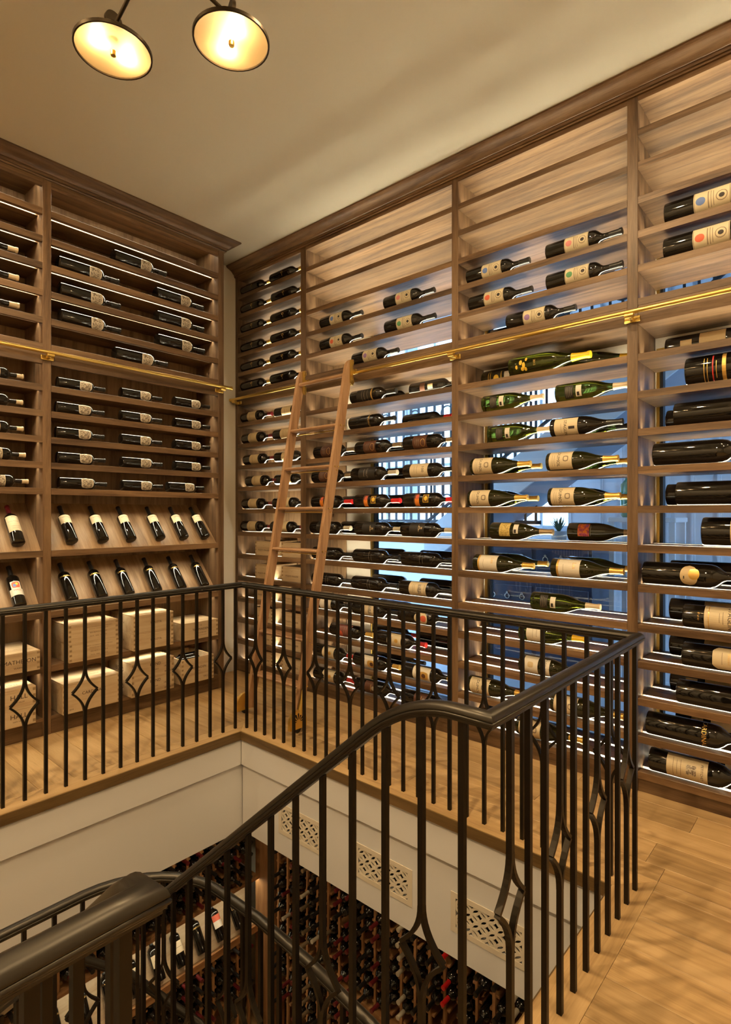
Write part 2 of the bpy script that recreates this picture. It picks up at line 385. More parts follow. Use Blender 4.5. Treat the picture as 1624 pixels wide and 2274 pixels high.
# lattice vents
rr = .035
vorder = ['farthest of three, nearest the stairwell corner', 'middle of the three', 'nearest of three, closest to the walkway']
for n, (a, b) in enumerate(VENTS):
    t = thing('vent_grille', 'pale lattice air vent in stairwell wall, ' + vorder[n], 'vent', (fx0, (a+b)/2, (VZ0+VZ1)/2), 'lattice vents in the stairwell wall')
    MB().box(fx0-.003,fx0+.001,b-.028,a+.028,VZ0-.026,VZ0).box(fx0-.003,fx0+.001,b-.028,a+.028,VZ1,VZ1+.026).box(fx0-.003,fx0+.001,b-.028,b,VZ0,VZ1).box(fx0-.003,fx0+.001,a,a+.028,VZ0,VZ1).obj('frame', 'vent_paint', t)
    la = MB(); W_ = a-b; H_ = VZ1-VZ0; nx, nz = 4, 2; px, pz = W_/nx, H_/nz
    for i in range(-1, 2*nx+2):
        for j in range(-1, 2*nz+2):
            if (i+j) % 2: continue
            cy, cz = b+i*px/2, VZ0+j*pz/2; seg = 28
            def rp(q, rad):
                an = 2*PI*q/seg; return cy+rad*px/.07*math.cos(an), cz+rad*pz/.07*math.sin(an)
            for q in range(seg):
                P = [rp(q,.0405), rp(q+1,.0405), rp(q+1,.0305), rp(q,.0305)]
                my, mz = sum(p[0] for p in P)/4, sum(p[1] for p in P)/4
                if not (b-.002 < my < a+.002 and VZ0-.002 < mz < VZ1+.002): continue
                P = [(min(max(p[0],b),a), min(max(p[1],VZ0),VZ1)) for p in P]
                la.prism(P, 'x', fx0-.001+.00002*((i*7+j*3)%11), fx0+.007)
    la.obj('lattice', 'vent_paint', t)
    MB().box(fx0+.03, fx0+.034, b, a, VZ0, VZ1).obj('duct', 'duct_black', t)

# ------------------------------------------------------------------ crown mouldings
CR = [(-.03,-.115),(0,-.115),(0,-.088),(.012,-.088),(.016,-.082),(.012,-.076),(.018,-.074),(.020,-.060),(.030,-.058),(.034,-.050),(.050,-.036),(.075,-.024),(.094,-.018),(.100,-.012),(.104,-.010),(.104,.001),(-.03,.001)]
struct(MB().sweep([(XF, YB-.001, CEIL), (XF, -1.6, CEIL)], [(a,b) for a,b in CR]), 'trim_1', 'walnut_y', 40)
# the back rack's crown returns round its free end
struct(MB().sweep([(-1.6, YF, CEIL), (2.835, YF, CEIL), (2.835, YB, CEIL)], [(a,b) for a,b in CR]), 'trim_2', 'walnut_x', 40)

# ------------------------------------------------------------------ racks on the window wall
SR = [3.514,3.338,3.154,2.973,2.792,2.614,2.32,2.121,1.9215,1.721,1.513,1.3037,1.094,.885,.689,.493,.295,.105]
BAYS = [(3.5406,4.412),(2.0565,3.4744),(.951,2.0075),(-.42,.897)]        # clear width of each bay (y)
POSTS = [(4.412,4.448),(3.4744,3.5406),(2.0075,2.0565),(.897,.951),(-.475,-.42)]
SHP = [(0,-.038),(0,-.002),(.002,0),(.058,0),(.058,-.022),(.084,-.022),(.084,0),(.168,0),(.168,-.005),(.1715,-.005),(.1715,0),(.252,0),(.252,-.022),(.278,-.022),(.278,0),(.34,0),(.34,-.038)]
bay_label = ['narrow walnut wine rack filling the corner beside the cream wall', 'wide walnut wine rack behind the rolling ladder',
             'walnut wine rack holding mostly pale-label and gold-capped bottles', 'walnut wine rack of oversized bottles at the picture edge']
RACK = []
for n, (y0, y1) in enumerate(BAYS):
    t = thing('wine_rack', bay_label[n], 'wine rack', (XF, (y0+y1)/2, 0), 'wine racks on the window wall'); RACK.append(t)
    me = MB().prism(SHP, 'y', y0+.0005-(y0+y1)/2, y1-.0005-(y0+y1)/2, ms=(3,4,5,11,12,13)).mesh('shelf', ['walnut_y', 'led_channel'])
    le = MB().box(.061,.081,y0+.012-(y0+y1)/2,y1-.012-(y0+y1)/2,-.0215,-.0185).mesh('led_strip', 'led_r')
    le2 = MB().box(.255,.275,y0+.012-(y0+y1)/2,y1-.012-(y0+y1)/2,-.0215,-.0185).mesh('led_strip', 'led_r')
    for i, z in enumerate(SR):
        s = put('shelf', me, t, loc=(0,0,z))
        put('led_strip', le, s, loc=(0,0,0)); put('led_strip', le2, s, loc=(0,0,0))
    MB().cbox(XF, XB, y0+.0005, y1-.0005, 2.477, SR[5]-.0385, .0015).obj('rail_board', 'walnut_y', t)
    MB().box(XF+.001, XB, y0+.0005, y1-.0005, 3.664, CEIL-.001).obj('header', 'walnut_y', t)
    MB().cbox(XF+.004, XF+.03, y0+.0005, y1-.0005, 0, SR[17]-.0385, .0015).obj('toe_kick', 'walnut_y', t)
    for a, b in ([POSTS[n], POSTS[4]] if n == 3 else [POSTS[n]]):
        MB().cbox(XF-.001, XB, a, b, 0, CEIL-.001, .0018).obj('upright', 'walnut_z', t)
    if n == 0: MB().box(XB-.012, XB, y0, y1, .06, 3.664).obj('back_panel', 'walnut_panel_z', t)
    if n == 1: MB().box(XB-.012, XB, 3.33, y1, .06, 3.664).obj('back_panel', 'walnut_panel_z', t)

# ------------------------------------------------------------------ racks on the back wall
SL = [3.495,3.312,3.135,2.956,2.775,2.599,2.3265,2.156,1.9835,1.813,1.6405]
LEDGE = [1.2255,.818]; BOXS = .458; BASE = .1185
LSH = [(0,-.042),(0,-.002),(.002,0),(.325,0),(.325,-.022),(.090,-.022),(.090,-.010),(.076,-.010),(.076,-.022),(.024,-.022),(.024,-.042)]
LB = [(.11,1.4187),(1.471,2.779)]
lbl = ['walnut wine rack at the left picture edge, with cream-capped bottles', 'walnut display rack with tilted bottle rows and wooden crates']
LR = []
for n, (x0, x1) in enumerate(LB):
    xm = (x0+x1)/2
    t = thing('wine_rack', lbl[n], 'wine rack', (xm, YF, 0), 'wine racks on the back wall'); LR.append(t)
    me = MB().prism(LSH, 'x', x0+.0005-xm, x1-.0005-xm).mesh('shelf', 'walnut_x')
    le = MB().box(x0+.012-xm, x1-.012-xm, .0775, .0885, -.0125, -.0105).mesh('led_strip', 'led_l')
    for z in SL + [BOXS]:
        s = put('shelf', me, t, loc=(0,0,z)); put('led_strip', le, s, loc=(0,0,0))
    hd = MB().box(x0+.0005, x1-.0005, YF+.001, YF+.024, 3.64, CEIL-.001).box(x0+.0005, x1-.0005, YF+.024, YB-.04, 3.70, 3.72).obj('header', 'walnut_x', t)
    put('led_strip', le, hd, M=Matrix.Translation((xm, YF, 3.70+.011)))
    MB().cbox(x0+.0005, x1-.0005, YF, YF+.024, 2.463, SL[5]-.0425, .0015).obj('rail_board', 'walnut_x', t)
    MB().box(x0+.0005, x1-.0005, YB-.04, YB-.004, .02, CEIL-.001).obj('back_panel', 'walnut_panel_z', t)
    for z in LEDGE:
        s = MB().prism([(0,-.042),(0,-.002),(.002,0),(.105,0),(.105,-.022),(.090,-.022),(.090,-.010),(.076,-.010),(.076,-.022),(.024,-.022),(.024,-.042)], 'x', x0+.0005-xm, x1-.0005-xm).obj('ledge', 'walnut_x', t, loc=(0,0,z))
        put('led_strip', le, s, loc=(0,0,0))
        p = MB().prism([(YF+.03,z-.018),(YF+.03,z+.0),(YB-.041,z+.32),(YB-.041,z+.30)], 'x', x0+.0005, x1-.0005).obj('display_panel', 'walnut_slope', t)
    MB().cbox(x0+.0005, x1-.0005, YF+.004, YF+.03, 0, BASE-.0225, .0015).obj('toe_kick', 'walnut_x', t)
    MB().box(x0+.0005, x1-.0005, YF+.001, YB-.041, BASE-.022, BASE).obj('base_shelf', 'walnut_x', t)
    for a, b in ([(1.4187,1.471),(.06,.11)] if n == 0 else [(2.779,2.834)]):
        MB().cbox(a, b, YF-.001, YB-.002, 0, CEIL-.001, .0018).obj('upright', 'walnut_z', t)

# ------------------------------------------------------------------ brass ladder rails
def brass_rail(label, p0, p1, inward, stations):
    p0, p1, inw = Vector(p0), Vector(p1), Vector(inward)
    t = thing('ladder_rail', label, 'rail', (p0+p1)/2, 'brass rails for the rolling ladder')
    MB().tube(p0, p1, .0125, 14).obj('tube', 'brass', t, 40)
    d = (p1-p0).normalized()
    for e, sg in ((p0,-1),(p1,1)):
        MB().tube(e-d*.002, e+d*.010*sg, .0155, 14).obj('end_cap', 'brass', t, 40)
    for s_ in stations:
        c = p0 + d*s_
        b = MB()
        b.tube(c-d*.022+Vector((0,0,-.018)), c+d*.022+Vector((0,0,-.018)), .014, 12)
        b.tube(c+Vector((0,0,-.026)), c+inw*.046+Vector((0,0,-.026)), .009, 10, r1=.012)
        q = c+inw*.046+Vector((0,0,-.026)); e = d*.04
        lo = [min((q-e)[k], (q+e+inw*.012)[k]) for k in range(3)]; hi = [max((q-e)[k], (q+e+inw*.012)[k]) for k in range(3)]
        b.cbox(lo[0],hi[0],lo[1],hi[1],q.z-.016,q.z+.016,.003)
        b.obj('bracket', 'brass', t, 40)
RZ = 2.531
brass_rail('brass rail along the window racks that carries the ladder', (XF-.058, 4.44, RZ), (XF-.058, -.9, RZ), (1,0,0), [.05, .933, 2.415, 3.516, 4.9])
brass_rail('brass rail across the back-wall racks', (-.5, YF-.058, RZ), (2.865, YF-.058, RZ), (0,1,0), [.55, 1.945, 3.285])

# ------------------------------------------------------------------ rolling ladder
LX0, LX1, LZ1 = 2.585, 3.118, 2.63; LY0, LY1 = 2.88, 3.40
def lx(z): return LX0 + (LX1-LX0)*z/LZ1
lad = thing('rolling_ladder', 'walnut rolling ladder with brass fittings leaning on the rack', 'ladder', (LX0, (LY0+LY1)/2, 0))
dv = Vector((LX1-LX0, 0, LZ1)).normalized(); nv = Vector((-dv.z, 0, dv.x))          # along the stile, towards the room
for yc in (LY0, LY1):
    L_ = (LZ1-.045)/dv.z; prof = []
    for q in range(9):
        an = PI*q/16; prof.append((L_-.10+.10*math.sin(an), -.035+.07*(math.cos(an))))
    poly = [(0,-.035),(0,.035)] + prof
    poly = [(.0,-.035),(.0,.035),(L_-.10,.035)] + [(L_-.10+.10*math.sin(PI*q/16), -.035+.07*math.cos(PI*q/16)) for q in range(1,9)]
    b = MB(); base = Vector((LX0, yc, .045))
    pts = [base + dv*a + nv*c for a, c in poly]
    n = len(pts); b.v = [tuple(p+Vector((0,-.014,0))) for p in pts] + [tuple(p+Vector((0,.014,0))) for p in pts]
    b.f = [tuple(range(n)), tuple(range(n,2*n))] + [(k,(k+1)%n,n+(k+1)%n,n+k) for k in range(n)]; b.m = [0]*len(b.f)
    st = b.obj('stile', 'ladder_z', lad)
    sc = MB()
    for k in range(7):                                                        # brass screw heads either side of every tread
        z = .30+.305*k
        for o in (-.018, .018):
            p = Vector((lx(z)+o, yc-.0145, z-.012)); sc.tube(p, p+Vector((0,-.004,0)), .006, 8)
        p = Vector((lx(z), yc-.0145, z-.038)); sc.tube(p, p+Vector((0,-.003,0)), .005, 8)
    sc.obj('screw_heads', 'brass', st)
    # top hook: scalloped plate, hook and rollers over the rail
    hk = MB(); p = Vector((XF-.058, yc, RZ))
    side = -1 if yc == LY0 else -1
    pl = [(-.075,.085),(-.03,.095),(-.008,.075),(-.02,.05),(-.035,.02),(-.03,-.02),(-.012,-.05),(-.005,-.075),(-.03,-.10),(-.075,-.085)]
    pl = [(.045+a*.62, c) for a, c in pl]
    pp = [p + Vector((-.045+a-.02, -.016, c-.005)) for a, c in pl]; n = len(pp)
    i = 0; hk.v = [tuple(q) for q in pp] + [tuple(q+Vector((0,-.004,0))) for q in pp]
    hk.f = [tuple(range(n)), tuple(range(n,2*n))] + [(k,(k+1)%n,n+(k+1)%n,n+k) for k in range(n)]; hk.m = [0]*len(hk.f)
    hk.box(p.x-.042, p.x-.034, yc-.020, yc+.020, RZ-.10, RZ+.085)
    hk.tube(p+Vector((-.03,-.022,.0)), p+Vector((-.03,.022,0)), .018, 12); hk.tube(p+Vector((0,-.02,.018)), p+Vector((0,.02,.018)), .010, 12)
    for zz in (.05,-.055):
        q = p+Vector((-.045,-.018,zz)); hk.tube(q, q+Vector((0,-.006,0)), .009, 10)
    hk.obj('hook', 'brass', lad, 40)
    # wheel housing at the foot
    ft = MB(); fan = [(-.075,0),(-.075,.05)] + [(-.0+.075*math.cos(a), .05+.075*math.sin(a)) for a in (2.8,2.4,2.0,1.6,1.2,.8,.4,0)] + [(.075,0)]
    side = .0165 if yc == LY1 else -.0165
    fp = [Vector((LX0-.02+a, yc+side, .03+c)) for a, c in fan]; n = len(fp); th = Vector((0, .022 if side > 0 else -.022, 0))
    ft.v = [tuple(q) for q in fp] + [tuple(q+th) for q in fp]
    ft.f = [tuple(range(n)), tuple(range(n,2*n))] + [(k,(k+1)%n,n+(k+1)%n,n+k) for k in range(n)]; ft.m = [0]*len(ft.f)
    a_ = Vector((LX0+.0, yc+side+th.y*.5, .12)); ft.tube(a_, a_+dv*.16, .02, 10, r1=.012)
    fo = ft.obj('wheel_housing', 'brass', lad, 30)
    sl = MB()
    for k in range(7):
        an = PI*(k+.5)/7; c = Vector((LX0-.02, yc+side+th.y*1.02, .075)); r0, r1 = .018, .055
        d_ = Vector((math.cos(an),0,math.sin(an))); s_ = Vector((-d_.z,0,d_.x))
        sl.face([c+d_*r0-s_*.002, c+d_*r1-s_*.007, c+d_*(r1+.006), c+d_*r1+s_*.007, c+d_*r0+s_*.002])
    sl.obj('fan_slots', 'duct_black', fo)
    MB().tube((LX0-.02, yc+side+th.y*.25, .028), (LX0-.02, yc+side+th.y*.75, .028), .028, 16).obj('wheel', 'cap_black', lad, 40)
for k in range(7):
    z = .30+.305*k; x = lx(z)
    tr = MB().cbox(x-.052, x+.048, LY0+.0145, LY1-.0145, z-.022, z, .008).obj('tread', 'ladder_y', lad)
    MB().tube((x+.02, LY0+.0145, z-.037), (x+.02, LY1-.0145, z-.037), .004, 8).obj('tie_rod', 'brass', tr)
z = 2.50; MB().tube((lx(z)-.02, LY0, z), (lx(z)-.02, LY1, z), .0145, 14).obj('hand_bar', 'ladder_y', lad, 40)

# ------------------------------------------------------------------ railings
HRh = [(.0,.0245),(.009,.0235),(.017,.0195),(.0235,.0125),(.0265,.0055),(.0270,.0015),(.0255,-.0005),(.0285,-.0025),(.0290,-.0065),(.0275,-.0095),(.0235,-.0105),(.0240,-.0135),(.0225,-.0165),(.0190,-.0175),(.0190,-.0240)]
HR = [(-a*.80, b*.80) for a, b in HRh[::-1]] + [(a*.80, b*.80) for a, b in HRh[1:]]
def baluster(h, dz=None):                                   # dz: height of the open diamond's middle
    b = MB(); w = .008
    if dz is None: return b.box(-w,w,-w,w,0,h).mesh('baluster', 'iron')
    hh, hw = .125, .068
    b.box(-w,w,-w,w,0,dz-hh+.004); b.box(-w,w,-w,w,dz+hh-.004,h)
    for sx in (-1,1):
        for sz in (-1,1):
            N = 8; pts = []
            for q in range(N+1):
                t = q/N; k = t; pts.append((sx*(.0028+(hw-.004)*k**2.2), dz+sz*hh*(1-t*.985)))
            for q in range(N):
                (xa,za),(xb,zb) = pts[q], pts[q+1]
                def nrm(p, r):
                    d = Vector((r[0]-p[0], r[1]-p[1])).normalized(); return Vector((-d.y, d.x))*.0052
                na = nrm(pts[max(q-1,0)], pts[min(q+1,N)]); nb = nrm(pts[q], pts[min(q+2,N)] if q+2 <= N else (2*xb-xa, 2*zb-za))
                P = [(xa+na.x,za+na.y),(xb+nb.x,zb+nb.y),(xb-nb.x,zb-nb.y),(xa-na.x,za-na.y)]
                b.prism(P, 'y', -w-.0004, w+.0004)
    return b.mesh('diamond_baluster', 'iron')
RT = .980                                                    # rail centre height
BP, BD = baluster(RT-.02), baluster(RT-.02, .49)
def rail_run(t, pts):                                        # pts: (position, diamond?, turned?)
    for p, dia, rot in pts:
        o = put('diamond_baluster' if dia else 'baluster', BD if dia else BP, t, M=Matrix.Translation(p) @ (Matrix.Rotation(PI/2,4,'Z') if rot else Matrix()))
        o.matrix_parent_inverse = Matrix.Translation(-t.location)
gal = thing('gallery_railing', 'bronze-capped iron railing around the stairwell with diamond balusters', 'railing', (2.398, 2.0, 0))
RX, RY, RN, SX = 2.398, 3.235, .67, 1.212
path = [(-1.55, RY, RT), (RX, RY, RT), (RX, RN, RT), (SX, RN, RT)]
y, SLP = .76, .856
def stair_z(y):
    if y < .76: return RT
    if y < 1.05: return RT - SLP*(y-.76)**2/(2*.29)
    return RT - SLP*.29/2 - SLP*(y-1.05)
q = .72
while q < 1.10: path.append((SX, q, stair_z(q))); q += .03
path += [(SX, 1.6, stair_z(1.6)), (SX, 2.30, stair_z(2.30)), (SX, 2.38, stair_z(2.33)), (SX, 2.55, stair_z(2.33))]
MB().sweep(path, HR).obj('handrail', 'bronze', gal, 50)
rail_run(gal, [(Vector((2.34-.1*k, RY, 0)), k % 3 == 1, False) for k in range(39)])
rail_run(gal, [(Vector((RX, 3.184-.0965*k, 0)), k % 3 == 1, True) for k in range(26)])
rail_run(gal, [(Vector((2.366-.1045*k, RN, 0)), k % 3 == 1, False) for k in range(11)])
SBP, SBD = baluster(1.12), baluster(1.12, .50)
for k in range(14):
    yb = .7435+.1225*k; dia = k % 3 == 1
    o = put('diamond_baluster' if dia else 'baluster', SBD if dia else SBP, gal, M=Matrix.Translation((SX, yb, stair_z(yb)-1.14)) @ Matrix.Rotation(PI/2,4,'Z'))
    o.matrix_parent_inverse = Matrix.Translation(-gal.location)
# near railing on the other side of the stair head
nr = thing('stair_head_railing', 'thick bronze handrail close to the viewer at the stair head', 'railing', (0, .70, 0))
NX, NY = .360, .687
def near_z(y): return RT - SLP*max(0, y-NY-.035)
MB().sweep([(-1.55,NY,RT),(NX-.045,NY,RT),(NX,NY,RT),(NX,NY+.035,RT-.004),(NX,NY+.07,near_z(NY+.07)),(NX,1.4,near_z(1.4)),(NX,2.0,near_z(2.0))], HR).obj('handrail', 'bronze', nr, 50)
rail_run(nr, [(Vector((NX-.03-.1045*k, NY, 0)), k % 3 == 2, False) for k in range(17)])
for k in range(10):
    yb = NY+.09+.1225*k; dia = k % 3 == 1
    o = put('diamond_baluster' if dia else 'baluster', SBD if dia else SBP, nr, M=Matrix.Translation((NX, yb, near_z(yb)-1.14)) @ Matrix.Rotation(PI/2,4,'Z'))
    o.matrix_parent_inverse = Matrix.Translation(-nr.location)
# landing railing, bending round the half landing below
LANZ = -1.13
lr = thing('landing_railing', 'curved bronze handrail round the landing below the gallery', 'railing', (1.0, 2.4, LANZ))
lp = [(-1.0,2.56,-.195),(.6,2.56,-.195)] ; cr_ = .43
for k in range(0,11):
    an = PI/2*(1-k/10); lp.append((1.05+cr_*math.cos(an), 2.13+cr_*math.sin(an), -.195-.002*k))
lp += [(1.49,1.9,-.22),(1.50,1.6,-.255),(1.52,1.3,-.33),(1.54,1.0,-.46),(1.56,.6,-.72)]
MB().sweep(lp, HR).obj('handrail', 'bronze', lr, 50)
def along(pts, step, start):
    out = []; acc = -start
    for a, b in zip(pts, pts[1:]):
        a, b = Vector(a), Vector(b); l = (b-a).length
        while acc + l >= step*len(out):
            u = (step*len(out)-acc)/l
            out.append((a+(b-a)*u, math.atan2(b.y-a.y, b.x-a.x)))
        acc += l
    return out
LBP, LBD = baluster(.95), baluster(.95, .47)
for k, (p, an) in enumerate(along(lp, .115, .9)):
    if p.y < .8: continue
    o = put('diamond_baluster' if k % 3 == 1 else 'baluster', LBD if k % 3 == 1 else LBP, lr, M=Matrix.Translation((p.x,p.y,p.z-.965)) @ Matrix.Rotation(an,4,'Z'))
    o.matrix_parent_inverse = Matrix.Translation(-lr.location)
# flight of stairs and landing
st = thing('staircase', 'oak stair flight dropping from the gallery to a half landing', 'staircase', (.8, 1.4, LANZ))
for k in range(6):
    y0 = OY0+.222*k; z = -.19*(k+1)
    MB().cbox(NX-.02, SX+.02, y0+.001, y0+.235, z-.03, z, .004).obj('tread', 'oak_x', st)
    MB().box(NX, SX, y0, y0+.018, z-.001, z+.159).obj('riser', 'trim_paint', st)
for xx in (NX-.045, SX+.02):
    MB().prism([(OY0,-.06),(OY0+.1,-.06),(OY0+1.36,-1.12),(OY0+1.36,-1.40),(OY0,-.32)], 'x', xx, xx+.025).obj('stringer', 'trim_paint', st)
MB().box(-.75, 1.52, 2.06, 2.60, LANZ-.08, LANZ-.001).obj('landing', 'oak_x', st)
# far lower handrail of the next flight
lo = thing('lower_flight_railing', 'dark handrail of the flight beneath the landing', 'railing', (.9, 2.4, -1.4))
lq = [(1.3,2.30,-1.28),(.9,2.62,-1.02),(.55,2.9,-.80)]
lq = [(1.1,3.08,-.72),(1.43,2.925,-.954),(1.68,2.64,-1.226),(1.80,2.35,-1.50),(1.85,2.0,-1.80)]
MB().sweep(lq, HR).obj('handrail', 'bronze', lo, 50)
for p, an in along(lq, .12, .03):
    o = put('baluster', LBP, lo, M=Matrix.Translation((p.x,p.y,p.z-.965)) @ Matrix.Rotation(an,4,'Z')); o.matrix_parent_inverse = Matrix.Translation(-lo.location)

# ------------------------------------------------------------------ wine bottles
SHAPE = {
 'bdx': (.328,.0405,[(.80,0),(.97,.008),(1,.025),(1,.64),(.97,.675),(.88,.70),(.68,.727),(.46,.748),(.36,.765),(.335,.79),(.325,.965),(.37,.967),(.37,1)]),
 'mag': (.425,.052,[(.80,0),(.97,.008),(1,.025),(1,.60),(.975,.645),(.90,.675),(.70,.708),(.48,.735),(.365,.757),(.33,.79),(.315,.965),(.36,.967),(.36,1)]),
 'bur': (.400,.0555,[(.80,0),(.97,.008),(1,.025),(1,.40),(.985,.45),(.93,.51),(.83,.57),(.68,.63),(.52,.69),(.40,.75),(.33,.82),(.285,.90),(.275,.965),(.32,.967),(.32,1)]),
 'big': (.500,.0600,[(.80,0),(.97,.008),(1,.025),(1,.58),(.975,.63),(.90,.67),(.70,.71),(.48,.74),(.36,.765),(.32,.80),(.30,.965),(.345,.967),(.345,1)]),
 'huge':(.560,.0740,[(.80,0),(.97,.008),(1,.025),(1,.58),(.975,.63),(.90,.67),(.70,.71),(.48,.74),(.36,.765),(.32,.80),(.30,.965),(.345,.967),(.345,1)]),
 'bigbur':(.490,.0620,[(.80,0),(.97,.008),(1,.025),(1,.42),(.985,.47),(.93,.53),(.83,.59),(.68,.65),(.52,.71),(.40,.77),(.33,.83),(.285,.90),(.275,.965),(.32,.967),(.32,1)]),
}
BM = {}
def glass_mesh(sh, gl):
    k = (sh, gl)
    if k not in BM:
        L, r, p = SHAPE[sh]; BM[k] = MB().lathe([(a*r, b*L) for a, b in p], 24).mesh('bottle_glass', gl, 35)
    return BM[k]
def cap_mesh(sh, m, s0=.80):
    k = (sh, m, s0, 'cap')
    if k not in BM:
        L, r, p = SHAPE[sh]; q = [(a, b) for a, b in p if b > s0]
        lo_ = [(a, b) for a, b in p if b <= s0][-1]; hi_ = q[0]
        a0 = lo_[0] + (hi_[0]-lo_[0])*(s0-lo_[1])/(hi_[1]-lo_[1])
        BM[k] = MB().lathe([(a*r+.0009, b*L) for a, b in [(a0, s0)]+q[:-1]] + [(q[-1][0]*r+.0009, L+.0005), (q[-1][0]*r*.8, L+.0012)], 18).mesh('capsule', m, 35)
    return BM[k]
def patch(mb, r, z0, z1, a0, a1, m, off=.0006, corner=0, kind='rect'):
    n, R = 14, r+off
    def P(u, w):
        an = a0+(a1-a0)*u; return (R*math.cos(an), R*math.sin(an), z0+(z1-z0)*w)
    if kind == 'rect':
        for k in range(n):
            u0, u1 = k/n, (k+1)/n
            def lim(u):
                e = min(u, 1-u)*(abs(a1-a0)*R)
                c = corner*(1-min(1, e/corner)) if corner else 0
                return c/(z1-z0)
            mb.face([P(u0,lim(u0)), P(u1,lim(u1)), P(u1,1-lim(u1)), P(u0,1-lim(u0))], m)
    else:                                                     # rounded shield or disc
        pw_ = 2.0 if kind == 'disc' else 3.2
        for k in range(n):
            u0, u1 = k/n, (k+1)/n
            def hgt(u): return (max(0, 1-abs(2*u-1)**pw_))**(1/pw_)/2
            h0, h1 = hgt(u0), hgt(u1)
            mb.face([P(u0,.5-h0), P(u1,.5-h1), P(u1,.5+h1), P(u0,.5+h0)], m)
LOOK = {}
def look(name, shape, glass='glass_black', cap=None, caps=.80, art=(), words='black bottle'):
    LOOK[name] = (shape, glass, cap, caps, art, words)
# art entries: ('p', s0, s1, angle, half-angle, material[, corner]) paper patch; ('d'/'s', ...) disc / shield; ('t', text, size, s, angle, material) lettering
look('gold_g','mag',cap='cap_gold',caps=.86,art=[('t','G',.036,.42,-.2,'gold_print'),('t','~',.03,.43,.25,'gold_print')],words='black magnum with gold script mark')
look('tan','mag',cap='cap_wine',caps=.88,art=[('p',.26,.56,0,1.15,'paper_tan'),('t','A',.012,.44,-.3,'ink_soft'),('p',.36,.37,.0,.5,'ink_soft')],words='tan-labelled magnum')
for c in ('blue','pink','green','violet','red'):
    A = [('p',.28,.60,-.05,1.0,'paper_parch'),('p',.285,.595,-.05,.93,'ink_soft'),('p',.29,.59,-.05,.90,'paper_parch'),('d',.30,.385,-.05,.33,'dot_'+c),('p',.405,.415,-.05,.7,'ink_soft'),('p',.43,.436,-.05,.7,'ink_soft'),('p',.452,.458,-.05,.6,'ink_soft'),('d',.475,.575,-.05,.42,'ink_soft'),('d',.483,.567,-.05,.35,'paper_parch'),('d',.50,.55,-.05,.18,'ink')]
    look('parchment_'+c,'mag',cap='cap_black',caps=.84,art=A,words='parchment-label magnum with %s dot' % c)
    look('parchment_l_'+c,'big',cap='cap_black',caps=.84,art=A,words='large parchment-label bottle with %s dot' % c)
look('plain','mag',words='unlabelled dark magnum',cap='cap_black',caps=.84)
look('red_plain','mag',cap='cap_bright',caps=.84,words='dark magnum with red capsule')
look('back_sticker','mag',cap='cap_black',caps=.84,art=[('p',.40,.50,-.1,.35,'paper_tan'),('p',.24,.34,0,.8,'paper_brown')],words='dark magnum with small price sticker')
look('black_band','mag',cap='cap_black',caps=.80,art=[('p',.18,.55,0,1.1,'paper_black'),('p',.515,.54,0,1.1,'gold_print'),('p',.30,.305,0,1,'etch'),('p',.43,.435,0,1,'etch'),('t','PROPRIETARY',.012,.36,0,'etch')],words='black-label magnum with gold band')
look('gold_name','mag',cap='cap_black',caps=.80,art=[('t','CARDINALE',.024,.50,0,'gold_print')],words='black magnum with gold lettering at shoulder')
look('gold_name_l','big',cap='cap_black',caps=.80,art=[('t','CARDINALE',.030,.545,0,'gold_print')],words='large black bottle with gold capital lettering')
look('brown','mag',cap='cap_bronze',caps=.82,art=[('p',.22,.50,0,1.15,'paper_brown'),('d',.38,.47,0,.55,'gold_print'),('d',.385,.465,0,.50,'paper_brown'),('p',.30,.306,0,.5,'etch'),('p',.335,.34,0,.5,'etch'),('p',.27,.275,0,.4,'etch')],words='brown-label magnum')
look('black_white','mag',cap='cap_tan',caps=.82,art=[('p',.20,.58,0,1.1,'paper_black'),('t','SCARLET',.020,.40,0,'etch'),('p',.33,.337,0,.6,'etch')],words='black-label magnum with pale lettering')
look('cream_big','mag',cap='cap_black',caps=.82,art=[('p',.16,.52,0,1.2,'paper_cream'),('t','100',.03,.42,0,'ink'),('p',.30,.305,0,.6,'ink_soft'),('p',.25,.255,0,.4,'ink_soft')],words='magnum with large cream label reading 100')
look('orange','mag',cap='cap_bright',caps=.82,art=[('p',.25,.36,.1,1.0,'paper_brown'),('p',.27,.355,.45,.55,'orange_art'),('d',.28,.35,-.35,.4,'dot_red'),('p',.43,.54,-.1,.55,'yellow_art'),('p',.438,.532,-.1,.48,'paper_brown'),('d',.455,.52,-.1,.33,'yellow_art')],words='red-capped magnum with orange art label')
look('tower','mag',cap='cap_tan',caps=.84,art=[('p',.20,.50,0,1.15,'paper_black'),('t','A',.05,.42,-.05,'paper_tan'),('p',.385,.392,-.05,.5,'paper_tan'),('p',.455,.46,-.05,.2,'paper_tan')],words='magnum with pale tower emblem')
look('etched','mag',cap='cap_black',caps=.84,art=[('p',.40,.403,0,.8,'etch'),('p',.28,.52,-.05,.008,'etch'),('p',.46,.463,.2,.5,'etch')],words='magnum with etched silver design')
look('chateau','mag',cap='cap_black',caps=.82,art=[('p',.22,.56,0,1.15,'paper_cream'),('p',.40,.47,.05,.7,'engraving'),('t','GRAND VIN',.011,.53,0,'ink'),('p',.33,.335,0,.6,'ink_soft'),('p',.30,.305,0,.6,'ink_soft')],words='magnum with engraved cream label')
look('cream','mag',cap='cap_black',caps=.82,art=[('p',.24,.54,0,1.1,'paper_white'),('p',.42,.428,0,.5,'ink'),('p',.36,.365,0,.6,'ink_soft')],words='magnum with plain pale label')
look('round_red','mag',cap='cap_black',caps=.80,art=[('d',.36,.62,.1,.95,'paper_cream'),('d',.48,.60,.1,.45,'dot_red')],words='magnum with round cream and red label')
